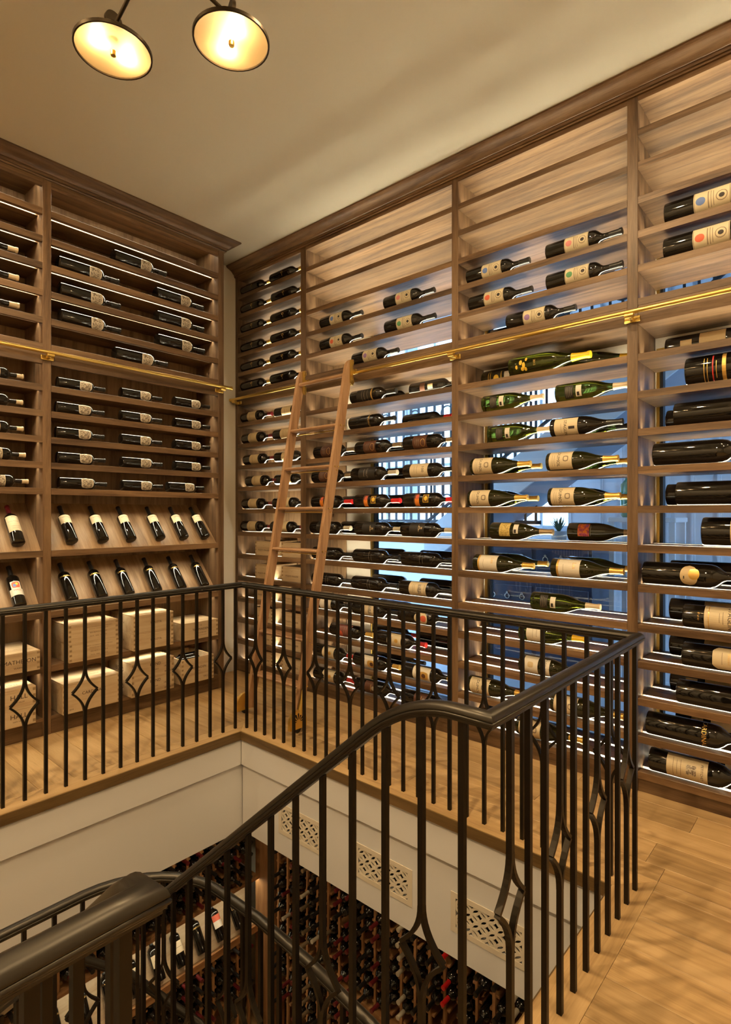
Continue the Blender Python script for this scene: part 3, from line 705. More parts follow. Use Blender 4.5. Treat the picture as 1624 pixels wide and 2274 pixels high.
look('rose_label','mag',cap='cap_gold',caps=.84,art=[('p',.22,.56,0,1.1,'rose_paper'),('d',.24,.36,.5,.5,'dot_red'),('p',.44,.447,-.1,.5,'etch'),('p',.39,.395,-.1,.5,'etch')],words='magnum with dark rose label')
look('cream_red','mag',cap='cap_red',caps=.82,art=[('p',.26,.56,0,1.1,'paper_cream'),('d',.42,.50,0,.28,'gold_print'),('p',.36,.366,0,.5,'ink_soft'),('p',.325,.33,0,.6,'ink_soft')],words='red-capped magnum with cream label')
look('ornate','mag',cap='cap_gold',caps=.86,art=[('p',.24,.58,0,1.1,'paper_white'),('s',.36,.55,.15,.55,'gold_print'),('d',.42,.50,.15,.3,'paper_brown'),('p',.29,.295,-.1,.4,'ink_soft')],words='magnum with ornate gold crest label')
look('dark_label','mag',cap='cap_black',caps=.84,art=[('p',.26,.52,0,1.0,'paper_brown'),('p',.40,.406,0,.5,'gold_print'),('d',.42,.49,0,.3,'etch')],words='magnum with dark brown label')
# burgundy-shaped
look('white_yellow','bigbur','glass_green','cap_yellow',.78,[('d',.16,.20,-.2,.25,'yellow_art'),('d',.20,.24,.1,.3,'yellow_art'),('d',.18,.22,.45,.2,'yellow_art'),('d',.235,.265,-.45,.2,'yellow_art'),('d',.225,.26,.5,.2,'yellow_art'),('d',.11,.14,.2,.2,'yellow_art'),('t','2012',.018,.36,0,'gold_print')],'olive bottle with bright yellow cap')
look('green_art','bigbur','glass_olive','cap_yellow',.78,[('p',.12,.125,0,.8,'yellow_art'),('p',.15,.155,0,.8,'yellow_art'),('d',.20,.28,.1,.45,'yellow_art'),('p',.31,.32,0,.7,'yellow_art'),('p',.36,.44,-.05,.5,'paper_white')],'olive bottle with yellow art')
look('green_yellow','bigbur','glass_green','cap_yellow',.78,(),'olive bottle with yellow cap behind')
look('green_back','bur','glass_green','cap_cream',.80,[('p',.16,.28,0,.75,'paper_black'),('p',.18,.184,0,.6,'etch'),('p',.205,.209,0,.6,'etch'),('p',.23,.234,0,.5,'etch'),('p',.255,.259,0,.4,'etch'),('p',.32,.40,0,.6,'paper_white'),('p',.335,.37,.3,.2,'ink')],'olive bottle with barcode sticker')
look('green_plain','bur','glass_green','cap_black',.84,(),'plain olive bottle')
look('green_gold','bur','glass_green','cap_gold',.84,(),'olive bottle with gold cap')
look('estate','bur','glass_black','cap_black',.80,[('p',.08,.42,0,1.15,'paper_cream'),('t','STAGLIN',.024,.24,0,'ink'),('p',.29,.38,0,.14,'ink'),('p',.18,.184,0,.5,'ink_soft')],'cream estate-label bottle')
look('du','bur','glass_olive','cap_gold',.80,[('p',.06,.40,0,1.2,'paper_cream'),('t','DUMOL',.026,.20,-.05,'ink'),('s',.27,.35,-.05,.32,'ink_soft'),('s',.285,.335,-.05,.2,'paper_cream'),('p',.14,.144,.1,.6,'ink_soft'),('p',.11,.114,.1,.6,'ink_soft')],'gold-capped bottle with DUMOL label')
look('yellow_stick','bur','glass_olive','cap_bronze',.80,[('p',.18,.36,-.1,.85,'yellow_map'),('p',.42,.50,-.15,.55,'paper_white'),('p',.43,.47,.15,.2,'ink')],'bottle with yellow map label')
look('fire','bur','glass_olive','cap_bronze',.80,[('p',.17,.34,-.1,.75,'fire_art'),('d',.28,.33,-.6,.25,'violet_art'),('p',.36,.365,0,.6,'etch')],'bottle with orange flame-like label')
look('script','bur','glass_olive','cap_gold',.82,[('p',.10,.13,0,1.15,'gold_print'),('p',.13,.44,0,1.15,'paper_white'),('t','Les',.03,.36,-.3,'gold_print'),('p',.20,.204,.1,.5,'ink_soft')],'white label bottle with gold edge')
look('du_gold','bur','glass_green','cap_yellow',.80,[('p',.14,.40,0,1.1,'paper_white'),('p',.30,.306,0,.4,'ink_soft'),('p',.24,.244,0,.6,'ink_soft')],'olive bottle with plain white label')
look('walker','bur','glass_olive','cap_black',.82,[('p',.10,.32,0,1.15,'paper_white'),('s',.16,.25,-.1,.32,'paper_tan'),('p',.38,.50,.0,1.0,'paper_white'),('t','PULIDO~WALKER',.014,.44,0,'ink')],'bottle with two-piece white label')
# oversized
look('big_plain','big',cap='cap_black',caps=.80,words='large plain black bottle')
look('big_back','big',cap='cap_black',caps=.80,art=[('p',.16,.27,.1,.5,'paper_tan'),('p',.175,.215,.35,.18,'ink'),('p',.34,.58,-.3,.7,'paper_tan')],words='large dark bottle with back sticker')
A = [('p',.16,.165,0,.9,'gold_print'),('p',.185,.19,0,.9,'gold_print'),('p',.225,.235,0,1.1,'flag_red'),('p',.255,.26,0,.6,'gold_print'),('p',.30,.33,0,1.2,'gold_print')]
for k in range(6): A.append(('p',.39,.50,-.45+.2*k,.05,'flag_red')); A.append(('p',.39,.50,-.35+.2*k,.05,'paper_white'))
A += [('p',.455,.50,-.62,.22,'flag_blue'),('t','70',.04,.56,0,'gold_print')]
look('flag','huge',cap='cap_black',caps=.80,art=A,words='large black bottle with striped flag')
look('huge','huge',cap='cap_black',caps=.80,art=[('p',.23,.50,0,1.2,'paper_tan'),('d',.27,.34,.4,.3,'ink')],words='very large bottle with tan label')
look('medal','big',cap='cap_black',caps=.84,art=[('d',.37,.53,.05,.95,'paper_tan'),('d',.445,.545,-.1,.5,'cap_gold'),('d',.46,.53,-.1,.36,'gold_print'),('p',.40,.41,.2,.12,'ink')],words='large bottle with round label and gold medal')
look('estate_l','big',cap='cap_black',caps=.84,art=[('p',.20,.60,0,1.2,'paper_cream'),('p',.235,.242,0,1.2,'gold_print'),('t','17 of 60',.012,.15,0,'gold_print'),('t','STAGLIN',.030,.42,0,'ink'),('p',.48,.57,0,.3,'gold_print'),('p',.485,.565,0,.26,'engraving'),('p',.33,.334,0,.4,'ink_soft'),('p',.36,.364,0,.5,'ink_soft')],words='large cream estate-label bottle')
look('cut_label','big',cap='cap_black',caps=.84,art=[('p',.28,.54,0,1.0,'paper_cream',.022),('t','Vineyard',.016,.42,0,'gold_print'),('p',.36,.364,0,.5,'ink_soft'),('p',.48,.484,0,.3,'ink_soft')],words='large bottle with cut-corner cream label')
look('picture_l','big',cap='cap_wine',caps=.80,art=[('p',.18,.55,0,1.15,'paper_cream'),('p',.36,.45,0,.42,'engraving'),('t','PETITCHET',.016,.50,0,'ink'),('p',.24,.244,0,.8,'ink_soft'),('p',.275,.279,0,.6,'ink_soft'),('p',.31,.314,0,.7,'ink_soft')],words='large wine-capped bottle with picture label')
# back wall
look('shield_m','mag',cap='cap_black',caps=.84,art=[('s',.46,.66,-.05,1.0,'paper_white'),('s',.475,.645,-.05,.88,'engraving')],words='magnum with rounded engraved label')
look('shield','bdx',cap='cap_black',caps=.84,art=[('s',.42,.67,-.05,1.0,'paper_white'),('s',.44,.65,-.05,.88,'engraving')],words='bottle with rounded engraved label')
look('cream_cap_m','mag',cap='cap_cream',caps=.86,art=[('p',.30,.52,0,1.1,'paper_white'),('p',.34,.48,0,.9,'engraving')],words='cream-capped magnum')
look('cream_cap','bdx',cap='cap_cream',caps=.88,art=[('p',.30,.57,0,1.1,'paper_cream'),('p',.37,.56,0,1.0,'engraving')],words='cream-capped bottle')
look('band','bdx',cap='cap_black',caps=.76,art=[('p',.44,.66,0,1.25,'paper_cream'),('t','KAPCSANDY',.010,.595,0,'ink'),('p',.53,.534,0,.5,'ink_soft')],words='bottle with cream band label')
look('gold_band','bdx',cap='cap_black',caps=.76,art=[('t','CARDINALE',.0165,.58,0,'gold_print')],words='bottle with gold lettering')
look('script_red','bdx',cap='cap_wine',caps=.78,art=[('p',.24,.64,0,1.2,'paper_cream'),('t','2004',.010,.60,0,'ink'),('t','Abreu Vineyards',.011,.49,0,'ink_soft'),('t','Cabernet',.012,.36,0,'ink_soft'),('t','Napa Valley',.009,.31,0,'ink_soft')],words='wine-capped bottle with tall cream label')
look('hall_art','bdx',cap='cap_black',caps=.76,art=[('p',.20,.36,0,1.2,'paper_white'),('t','HALL',.018,.32,0,'cap_red'),('p',.36,.54,-.05,.75,'paper_white'),('s',.375,.525,-.05,.62,'dot_red'),('d',.40,.47,-.25,.22,'dot_blue'),('d',.44,.50,.1,.2,'yellow_art')],words='bottle with small red picture label')
look('display_low','bdx',cap='cap_black',caps=.76,art=[('p',.30,.55,0,1.1,'paper_cream'),('p',.42,.43,0,.6,'ink_soft')],words='bottle with cream label')
look('display_red','bdx',cap='cap_black',caps=.76,art=[('p',.46,.60,0,1.1,'dot_red'),('p',.30,.46,0,1.1,'paper_white')],words='bottle with red and white label')
look('display_gold','bdx',cap='cap_black',caps=.76,art=[('p',.47,.60,-.05,.9,'gold_print'),('p',.478,.592,-.05,.85,'paper_black'),('t','ROY',.014,.54,-.05,'gold_print')],words='bottle with gold-edged black label')
ART = {}
def art_mesh(name):
    if name not in ART:
        sh, gl, cap, cs, art, w = LOOK[name]; L, r, p = SHAPE[sh]; b = MB(); mats = []; off = .0006
        for e in art:
            mt = e[5]
            if mt not in mats: mats.append(mt)
            mi = mats.index(mt); off += .00012
            if e[0] == 't':
                def f_(x, y, s0=e[3], an=e[4], o=off): return ((r+o+.0003)*math.cos(an+x/r), (r+o+.0003)*math.sin(an+x/r), s0*L+y)
                add_text(b, e[1], e[2], f_, mi)
            else:
                patch(b, r, e[1]*L, e[2]*L, e[3]-e[4], e[3]+e[4], mi, off, e[6] if len(e) > 6 else 0, {'p':'rect','d':'disc','s':'shield'}[e[0]])
        ART[name] = b.mesh('label', mats) if b.v else None
    return ART[name]
def bottle(name, base, zdir, face, label, group, scale=1.0, roll=0.0):
    sh, gl, cap, cs, art, w = LOOK[name]
    z = Vector(zdir).normalized(); x = Vector(face); x = (x - z*x.dot(z)).normalized(); y = z.cross(x)
    M = Matrix((( x.x,y.x,z.x,base[0]),(x.y,y.y,z.y,base[1]),(x.z,y.z,z.z,base[2]),(0,0,0,1))) @ Matrix.Rotation(roll,4,'Z') @ Matrix.Scale(scale,4)
    o = put('wine_bottle', glass_mesh(sh, gl), None, M=M, label=label, cat='bottle', group=group)
    if cap: put('capsule', cap_mesh(sh, cap, cs), o, loc=(0,0,0))
    a = art_mesh(name)
    if a: put('label', a, o, loc=(0,0,0))
    return o
ORD = ['top','second','third','fourth','fifth','sixth','seventh','eighth','ninth','tenth','eleventh','twelfth','thirteenth','fourteenth','fifteenth','sixteenth','seventeenth','lowest']
BAYN = ['corner rack', 'ladder rack', 'middle window rack', 'picture-edge window rack']
RT_ = [(1,0,4.413,'gold_g',0),(1,0,3.976,'gold_g',0),(1,1,4.427,'gold_g',0),(1,1,3.957,'gold_g',0),(1,2,4.413,'gold_g',0),(1,2,3.964,'gold_g',0),(1,3,4.420,'gold_g',0),(1,3,3.964,'gold_g',0),(1,4,4.413,'gold_g',0),(1,4,3.970,'gold_g',0),(1,5,4.413,'gold_g',0),(1,5,3.970,'gold_g',0),(1,6,4.420,'tan',0),(1,6,3.914,'tan',0),(1,7,4.385,'tan',0),(1,7,3.933,'tan',0),(1,8,4.364,'tan',0),(1,8,3.914,'tan',0),(1,9,4.330,'tan',0),(1,9,3.914,'tan',0),(1,10,4.385,'tan',0),(1,10,3.939,'tan',0),(1,11,4.413,'tan',0),(1,11,3.970,'tan',0),(2,3,3.333,'parchment_blue',0),(2,3,2.662,'parchment_pink',0),(2,4,3.333,'parchment_red',0),(2,4,2.654,'parchment_green',0),(2,5,2.979,'parchment_violet',0),(2,6,2.998,'black_band',0),(2,6,2.426,'back_sticker',0),(2,6,2.964,'plain',1),(2,7,3.012,'gold_name',0),(2,7,2.642,'red_plain',1),(2,8,3.408,'brown',0),(2,8,2.946,'brown',0),(2,8,2.482,'brown',0),(2,8,3.246,'plain',1),(2,8,2.797,'plain',1),(2,9,3.429,'brown',0),(2,9,2.988,'black_white',0),(2,9,2.482,'cream_big',0),(2,9,3.261,'plain',1),(2,9,2.824,'plain',1),(2,10,3.435,'orange',0),(2,10,2.960,'orange',0),(2,10,2.482,'orange',0),(2,10,3.282,'red_plain',1),(2,10,2.833,'plain',1),(2,11,3.451,'tower',0),(2,11,2.950,'tower',0),(2,11,2.503,'tower',0),(2,11,3.292,'plain',1),(2,11,2.824,'plain',1),(2,12,3.429,'etched',0),(2,12,2.969,'etched',0),(2,12,2.499,'etched',0),(2,12,2.945,'plain',1),(2,12,2.465,'plain',1),(2,13,3.429,'etched',0),(2,13,2.984,'etched',0),(2,13,2.515,'chateau',0),(2,13,2.949,'plain',1),(2,13,2.461,'plain',1),(2,14,3.429,'cream',0),(2,14,2.974,'chateau',0),(2,14,2.527,'round_red',0),(2,14,2.888,'plain',1),(2,15,3.220,'rose_label',0),(2,15,2.732,'cream_red',0),(2,15,2.935,'red_plain',1),(2,15,2.474,'plain',1),(2,16,3.408,'cream_red',0),(2,16,2.965,'ornate',0),(2,16,2.490,'ornate',0),(2,16,2.888,'plain',1),(2,17,3.408,'cream_red',0),(2,17,2.950,'dark_label',0),(2,17,2.490,'dark_label',0),(3,3,1.960,'parchment_blue',0),(3,3,1.419,'parchment_pink',0),(3,4,1.943,'parchment_red',0),(3,4,1.416,'parchment_green',0),(3,5,1.675,'parchment_violet',0),(3,5,1.899,'plain',1),(3,6,1.659,'white_yellow',0),(3,6,1.957,'green_art',1),(3,6,1.379,'green_yellow',1),(3,7,1.846,'green_back',0),(3,7,1.361,'green_back',0),(3,8,1.804,'green_back',0),(3,8,1.419,'estate',0),(3,8,1.422,'green_plain',1),(3,9,1.930,'du',0),(3,9,1.416,'du',0),(3,9,1.950,'green_gold',1),(3,9,1.422,'green_gold',1),(3,10,1.950,'du',0),(3,10,1.405,'du',0),(3,10,1.971,'green_gold',1),(3,10,1.413,'green_gold',1),(3,11,1.788,'yellow_stick',0),(3,11,1.288,'fire',0),(3,12,1.909,'script',0),(3,12,1.388,'script',0),(3,12,1.906,'green_gold',1),(3,12,1.373,'green_gold',1),(3,13,1.513,'green_back',0),(3,14,1.590,'du_gold',0),(3,15,1.590,'walker',0),(3,16,1.950,'du',0),(3,16,1.388,'du',0),(3,17,1.608,'du',0),(4,3,0.779,'parchment_l_blue',0),(4,4,0.783,'parchment_l_red',0),(4,6,0.821,'big_back',1),(4,7,0.684,'flag',0),(4,8,0.736,'big_plain',0),(4,8,0.817,'big_plain',1),(4,9,0.835,'big_plain',0),(4,10,0.726,'big_plain',0),(4,10,0.817,'big_back',1),(4,11,0.611,'huge',0),(4,12,0.889,'medal',0),(4,12,0.799,'big_plain',1),(4,13,0.693,'estate_l',0),(4,13,0.799,'big_back',1),(4,14,0.697,'cut_label',0),(4,14,0.799,'big_back',1),(4,15,0.722,'gold_name_l',0),(4,15,0.795,'big_back',1),(4,16,0.867,'gold_name_l',0),(4,16,0.768,'big_back',1),(4,17,0.853,'picture_l',0),(4,17,0.703,'big_back',1),]
LT_ = [('B',1,1.916,'shield_m'),('B',2,1.537,'shield_m'),('B',2,2.251,'shield_m'),('B',3,1.546,'shield_m'),('B',3,2.255,'shield_m'),('B',4,1.549,'shield_m'),('B',4,2.262,'shield_m'),('B',5,1.926,'shield_m'),('B',6,1.528,'shield'),('B',6,1.969,'shield'),('B',6,2.403,'shield'),('B',7,1.520,'shield'),('B',7,1.968,'shield'),('B',7,2.405,'shield'),('B',8,1.520,'shield'),('B',8,1.969,'shield'),('B',8,2.405,'shield'),('B',9,1.528,'shield'),('B',9,1.973,'shield'),('B',9,2.405,'shield'),('B',10,1.539,'shield'),('B',10,1.976,'shield'),('B',10,2.346,'shield'),('A',2,0.867,'cream_cap_m'),('A',3,0.872,'cream_cap_m'),('A',4,0.875,'cream_cap_m'),('A',6,0.993,'cream_cap'),('A',7,0.990,'cream_cap'),('A',8,0.993,'cream_cap'),('A',9,1.006,'cream_cap'),('A',10,1.023,'cream_cap'),]
rows = {}
for b, i, y, k, r in RT_: rows.setdefault((b,i,r), []).append((y,k))
for (b, i, r), l in rows.items():
    l.sort(reverse=True)
    for n, (y, k) in enumerate(l):
        sh = LOOK[k][0]; L, rad, _ = SHAPE[sh]
        y = min(y, BAYS[b-1][1]-.012)
        xx = XF + (rad+.012 if b == 1 else rad+.010) if r == 0 else XF + .265
        if r == 0 and b > 1: xx = XF + max(rad+.010, .062)
        pos = '' if len(l) == 1 else ', ' + (['first','second','third','fourth'][n]) + ' from corner'
        lab = '%s%s on %s shelf of %s%s' % ('rear ' if r else '', LOOK[k][5], ORD[i], BAYN[b-1], pos)
        if len(lab.split()) > 16: lab = lab.replace(' with ', ', ').replace('magnum, ', '')
        ln = .96 if b == 1 else 1.0
        need = BAYS[b-1][0]+L*ln+.006
        if y < need and b < 4:
            if r == 0: xx = min(xx*need/y, XB-rad-.03)
            y = need
        if n and last[1] == xx and y > last[0]-.012: y = last[0]-.012
        last = (y-L*ln, xx)
        bottle(k, (xx, y, SR[i]+rad*ln+.0015), (0,-1,0), (-1,0,.12 if i > 8 else -.12), lab, 'bottles lying in the window racks', ln, random.uniform(-.12,.12))
rows = {}
for b, i, x, k in LT_: rows.setdefault((b,i), []).append((x,k))
for (b, i), l in rows.items():
    l.sort()
    for n, (x, k) in enumerate(l):
        sh = LOOK[k][0]; L, rad, _ = SHAPE[sh]
        pos = '' if len(l) == 1 else ', ' + ['left', 'middle' if len(l) == 3 else 'right', 'right'][n] + ' one'
        lab = '%s on %s shelf of %s%s' % (LOOK[k][5], ORD[i], 'crate display rack' if b == 'B' else 'left-edge rack', pos)
        bottle(k, (x, YF+rad+.022, SL[i]+rad+.0015), (1,0,0), (0,-1,.0 if i > 5 else -.1), lab, 'bottles lying in the back-wall racks', 1.0, random.uniform(-.08,.08))
# tilted display rows
tv = Vector((0, YB-.041-YF-.03, .32)).normalized(); tn = Vector((0,-tv.z,tv.y))
def leaning(k, x, z, lab, wob=0.0):
    sh = LOOK[k][0]; L, rad, _ = SHAPE[sh]
    p = Vector((x, YF+.03, z)) + tn*(rad+.001) + tv*(.034)
    bottle(k, p, tv+Vector((wob,0,0)), tn, lab, 'bottles leaning on the tilted display panels', 1.0, random.uniform(-.05,.05))
nth = ['first','second','third','fourth','fifth','sixth']
for n, x in enumerate([1.614,1.828,2.035,2.27,2.473,2.668]):
    leaning('band', x, LEDGE[0], 'cream-banded bottle leaning on upper display row, %s from left' % nth[n], random.uniform(-.012,.012))
for n, x in enumerate([1.617,1.822,2.022,2.243,2.455,2.664]):
    leaning('gold_band', x, LEDGE[1], 'gold-lettered bottle leaning on lower display row, %s from left' % nth[n], random.uniform(-.012,.012))
leaning('script_red', 1.283, LEDGE[0], 'wine-capped bottle with tall cream label leaning in left-edge rack')
leaning('hall_art', 1.292, LEDGE[1], 'bottle with red picture label leaning in left-edge rack')
leaning('script_red', .95, LEDGE[0], 'second wine-capped bottle leaning in left-edge rack, beyond picture edge')

# ------------------------------------------------------------------ wooden wine crates
def crate(label, axis, a0, a1, f0, depth, z0, hgt, front=(), side=(), top=(), open_top=False, mat_='pine', ink='stamp_ink'):
    """crate whose front faces -y (axis 'x') or -x (axis 'y'); a0..a1 along the wall"""
    w = abs(a1-a0); t = thing('wine_crate', label, 'crate', ((a0+a1)/2, f0, z0) if axis == 'x' else (f0, (a0+a1)/2, z0), 'wooden wine crates')
    if axis == 'y': t.rotation_euler = (0,0,-PI/2)
    wm = mat_+'_x'; th = .012; g = .0012
    bd = MB(); bd.cbox(-w/2, w/2, 0, th, .0, hgt-(0 if open_top else .012), g).cbox(-w/2, w/2, depth-th, depth, 0, hgt-(0 if open_top else .012), g)
    bd.cbox(-w/2, -w/2+th, th, depth-th, 0, hgt-(0 if open_top else .012), g).cbox(w/2-th, w/2, th, depth-th, 0, hgt-(0 if open_top else .012), g)
    bd.box(-w/2+th, w/2-th, th, depth-th, .002, .012)
    put('body', bd.mesh('body', wm), t, loc=(0,0,0))
    if not open_top: put('lid', MB().cbox(-w/2, w/2, 0, depth, hgt-.0115, hgt, g).mesh('lid', wm), t, loc=(0,0,0))
    jt = MB(); n = max(3, int(hgt/.032))                              # finger joints at the corners
    for k in range(n):
        z = hgt*(k+.3)/n
        jt.box(-w/2+.002, -w/2+.018, -.0006, 0.0002, z, z+hgt/n*.45); jt.box(w/2-.018, w/2-.002, -.0006, .0002, z, z+hgt/n*.45)
    put('finger_joints', jt.mesh('finger_joints', 'joint_dark'), t, loc=(0,0,0))
    pr = MB()
    for s, size, u, v in front: add_text(pr, s, size, lambda x, y, u=u, v=v: (u*w/2+x, -.0009, v*hgt+y), 0)
    for s, size, u, v in side: add_text(pr, s, size, lambda x, y, u=u, v=v: (-w/2-.0009, depth*(1-u)-x, v*hgt+y), 0)
    for s, size, u, v in top: add_text(pr, s, size, lambda x, y, u=u, v=v: (u*w/2+x, depth*v+y, hgt+.0009), 0)
    if pr.v: put('lettering', pr.mesh('lettering', ink), t, loc=(0,0,0))
    return t
CF, CD = 4.028, .37
spec = [('CABERNET SAUVIGNON MOUNTAIN VINEYARDS',.0085,.18,.76),('PRODUCED AND BOTTLED 20 OZ',.0085,.18,.64),('4001829C0 0060914',.014,.18,.45),('750 ML   IIIIIIIIII   RED WINE',.010,.18,.26)]
crate('pale crate printed with small type, upper of the stack on crate shelf', 'x', 1.56, 1.90, CF, CD, BOXS+.1300, .129, spec, top=[('NAPA VALLEY',.016,.2,.4)], ink='stamp_pale')
crate('pale crate printed with small type, lower of the stack on crate shelf', 'x', 1.565, 1.905, CF, CD, BOXS+.0005, .129, spec, ink='stamp_pale')
crate('upper of the two crates stamped LOKOYA', 'x', 2.015, 2.335, CF, CD, BOXS+.1300, .129, [('LOKOYA',.022,.1,.5)], [('LOKOYA',.02,.5,.5)], [('LOKOYA',.02,.1,.4)])
crate('lower of the two crates stamped LOKOYA', 'x', 2.015, 2.335, CF, CD, BOXS+.0005, .129, [('LOKOYA',.022,.1,.5)], [('LOKOYA',.02,.5,.5)])
crate('single closed crate stamped THE MAIDEN on crate shelf', 'x', 2.425, 2.755, CF+.02, CD-.03, BOXS+.0005, .138, [('THE',.012,.0,.78),('THE MAIDEN',.026,.0,.55),('NAPA VALLEY RED WINE',.009,.0,.34),('PRODUCED AND BOTTLED AT OAKVILLE',.006,.0,.20)], [('TVI',.02,.5,.5)], mat_='pine')
crate('large crate stamped CARDINALE on the bottom shelf', 'x', 1.525, 1.915, CF, CD, BASE+.0005, .206, [('CARDINALE',.030,.05,.58),('2019',.014,-.72,.12)], top=[('CARDINALE',.022,.2,.35)])
crate('upper of the two crates stamped BOND', 'x', 2.0, 2.34, CF, CD, BASE+.1255, .124, [('BOND',.030,.10,.72),('PLURIBUS',.011,.10,.40),('16',.022,.55,.50),('BP1162',.020,.72,.16)], [('BOND',.045,.5,.5)])
crate('lower of the two crates stamped BOND', 'x', 2.0, 2.34, CF, CD, BASE+.0005, .124, [('BOND',.030,.10,.72),('VECINA',.011,.10,.40),('16',.022,.55,.50),('BV1162',.020,.72,.16)], [('BOND',.045,.5,.5)])
om = crate('open crate stamped THE MAIDEN with bottles inside', 'x', 2.405, 2.70, CF, CD, BASE+.0005, .197, [('THE MAIDEN',.026,.0,.58),('RED WINE',.010,.0,.45),('TM1102',.020,.55,.16)], open_top=True)
for n, x in enumerate((2.49, 2.58)):
    bottle('red_plain', (x+.1 if n else x-.03, CF+.10+.13*n, BASE+.16), (-1 if n else 1,0,0), (0,-1,.5), ['dark bottle lying at the front inside the open crate','dark bottle lying at the rear inside the open crate'][n], 'bottles in the open crate', .55)
crate('crate stamped MATHESON WARREN at the left picture edge', 'x', 1.045, 1.385, CF, CD, BOXS+.0005, .128, [('MATHESON',.036,.30,.55),('WARREN',.016,.30,.25)], top=[('MATHESON',.02,.3,.3)])
crate('upper of the two crates stamped HALL', 'x', 1.02, 1.36, CF, CD, BASE+.1215, .12, [('HALL',.042,.42,.55),('NAPA VALLEY',.011,.42,.28)], top=[('HALL',.03,.4,.3)])
crate('lower of the two crates stamped HALL', 'x', 1.02, 1.36, CF, CD, BASE+.0005, .12, [('HALL',.042,.42,.55),('NAPA VALLEY',.011,.42,.28)])
rowname = ['thirteenth','fourteenth','fifteenth','sixteenth','seventeenth','lowest']
for n, i in enumerate((12,13,14,15,16,17)):
    for s, (a0, a1) in (('corner-side', (3.945, 4.189)), ('ladder-side', (3.55, 3.82))):
        crate('pale crate stamped PULIDO-WALKER, %s of the pair on %s shelf' % (s, rowname[n]), 'y', a0, a1, XF+.03, .29, SR[i]+.0008, .128, [('PULIDO~WALKER',.020,.0,.36),('~',.02,0,.7)])

# ------------------------------------------------------------------ chandelier
HUB = Vector((1.04, 1.92)); hz = 3.52; DZ = 3.295; DR = .139
ch = thing('chandelier', 'bronze three-arm ceiling lamp with frosted disc shades', 'lamp', (HUB.x, HUB.y, CEIL))
MB().lathe([(.075,-.02),(.075,0)], 28, 0, Matrix.Translation((HUB.x,HUB.y,CEIL-.001))).obj('canopy', 'lamp_bronze', ch, 40)
MB().tube((HUB.x,HUB.y,hz), (HUB.x,HUB.y,CEIL-.02), .009, 12).lathe([(.001,-.035),(.028,-.02),(.035,0),(.028,.02),(.001,.035)], 18, 0, Matrix.Translation((HUB.x,HUB.y,hz))).obj('stem', 'lamp_bronze', ch, 40)
for dx, dy in ((-.011,.302),(.268,-.087),(.011,-.302)):
    c = Vector((HUB.x+dx, HUB.y+dy, DZ)); dr = Vector((dx,dy,0)).normalized()
    a0 = Vector((HUB.x,HUB.y,hz)); a1 = c+Vector((0,0,.088))
    MB().tube(a0, a1, .0075, 10).obj('arm', 'lamp_bronze', ch, 40)
    T = Matrix.Translation(c)
    sh = MB().lathe([(DR+.006,-.007),(DR+.007,.005),(.125,.022),(.07,.038),(.02,.046),(.02,.044),(.068,.035),(.122,.019),(DR,.003),(DR,-.007),(DR+.006,-.007)], 40, 0, T, cap=False, ms=[0,0,0,0,1,1,1,1,0,0]).obj('shade', ['lamp_bronze','lamp_inner'], ch, 40)
    kn = c+Vector((0,0,.118))
    MB().tube(kn-dr*.007, kn+dr*.007, .034, 24).tube(c+Vector((0,0,.044)), c+Vector((0,0,.095)), .011, 12).obj('knob', 'lamp_bronze', ch, 40)
    df = MB(); nseg = 40
    df.face([(c.x+(DR-.001)*math.cos(2*PI*k/nseg), c.y+(DR-.001)*math.sin(2*PI*k/nseg), c.z-.002) for k in range(nseg)]); 
    df.obj('diffuser', 'frosted_glass', ch)
    sd = Vector((-dr.y, dr.x, 0))
    for sg in (-1,1):
        p = c + sd*.056*sg + Vector((0,0,.0125))
        MB().lathe([(.001,-.011),(.008,-.008),(.011,0),(.008,.008),(.001,.011)], 12, 0, Matrix.Translation(p)).obj('bulb', 'bulb', ch, 60)
    MB().lathe([(.010,-.020),(.011,-.018),(.011,-.003)], 16, 0, T).obj('finial', 'brass', ch, 40)

# unseen fill lights added to the ceiling over and behind the viewer
dl_me = MB().lathe([(.045,.0),(.062,.0),(.062,-.006),(.045,-.004)], 28, 0, cap=False).mesh('trim_ring', 'trim_paint', 40)
ln_me = MB().lathe([(.001,.004),(.045,.004),(.045,.006)], 24).mesh('lens', 'frosted_glass', 40)
for n, (x, y, k_, w) in enumerate(((2.45,.30,.5,'above the end of the walkway'),(1.25,-.45,1.2,'behind the viewer'),(-.35,.75,2.3,'above the stair head'),(-.35,2.50,2.5,'over the unseen side of the stairwell'),(.55,3.62,.8,'above the left-edge rack'),(1.75,1.25,1.5,'above the near railing corner'),(2.5,-.9,.3,'farthest behind the viewer'))):
    t = thing('added_fill_light', 'small round added fill light %s' % w, 'fill_light', (x,y,CEIL-.006), 'added ceiling fill lights')
    put('trim_ring', dl_me, t, loc=(0,0,.006))
    a = bpy.data.lights.new('fill_lamp', 'AREA'); a.shape = 'DISK'; a.size = .08; a.energy = FILL_W*k_; a.color = FILL_C
    o = bpy.data.objects.new('fill_lamp', a); COL.objects.link(o); o.parent = t; o.location = (0,0,.001)

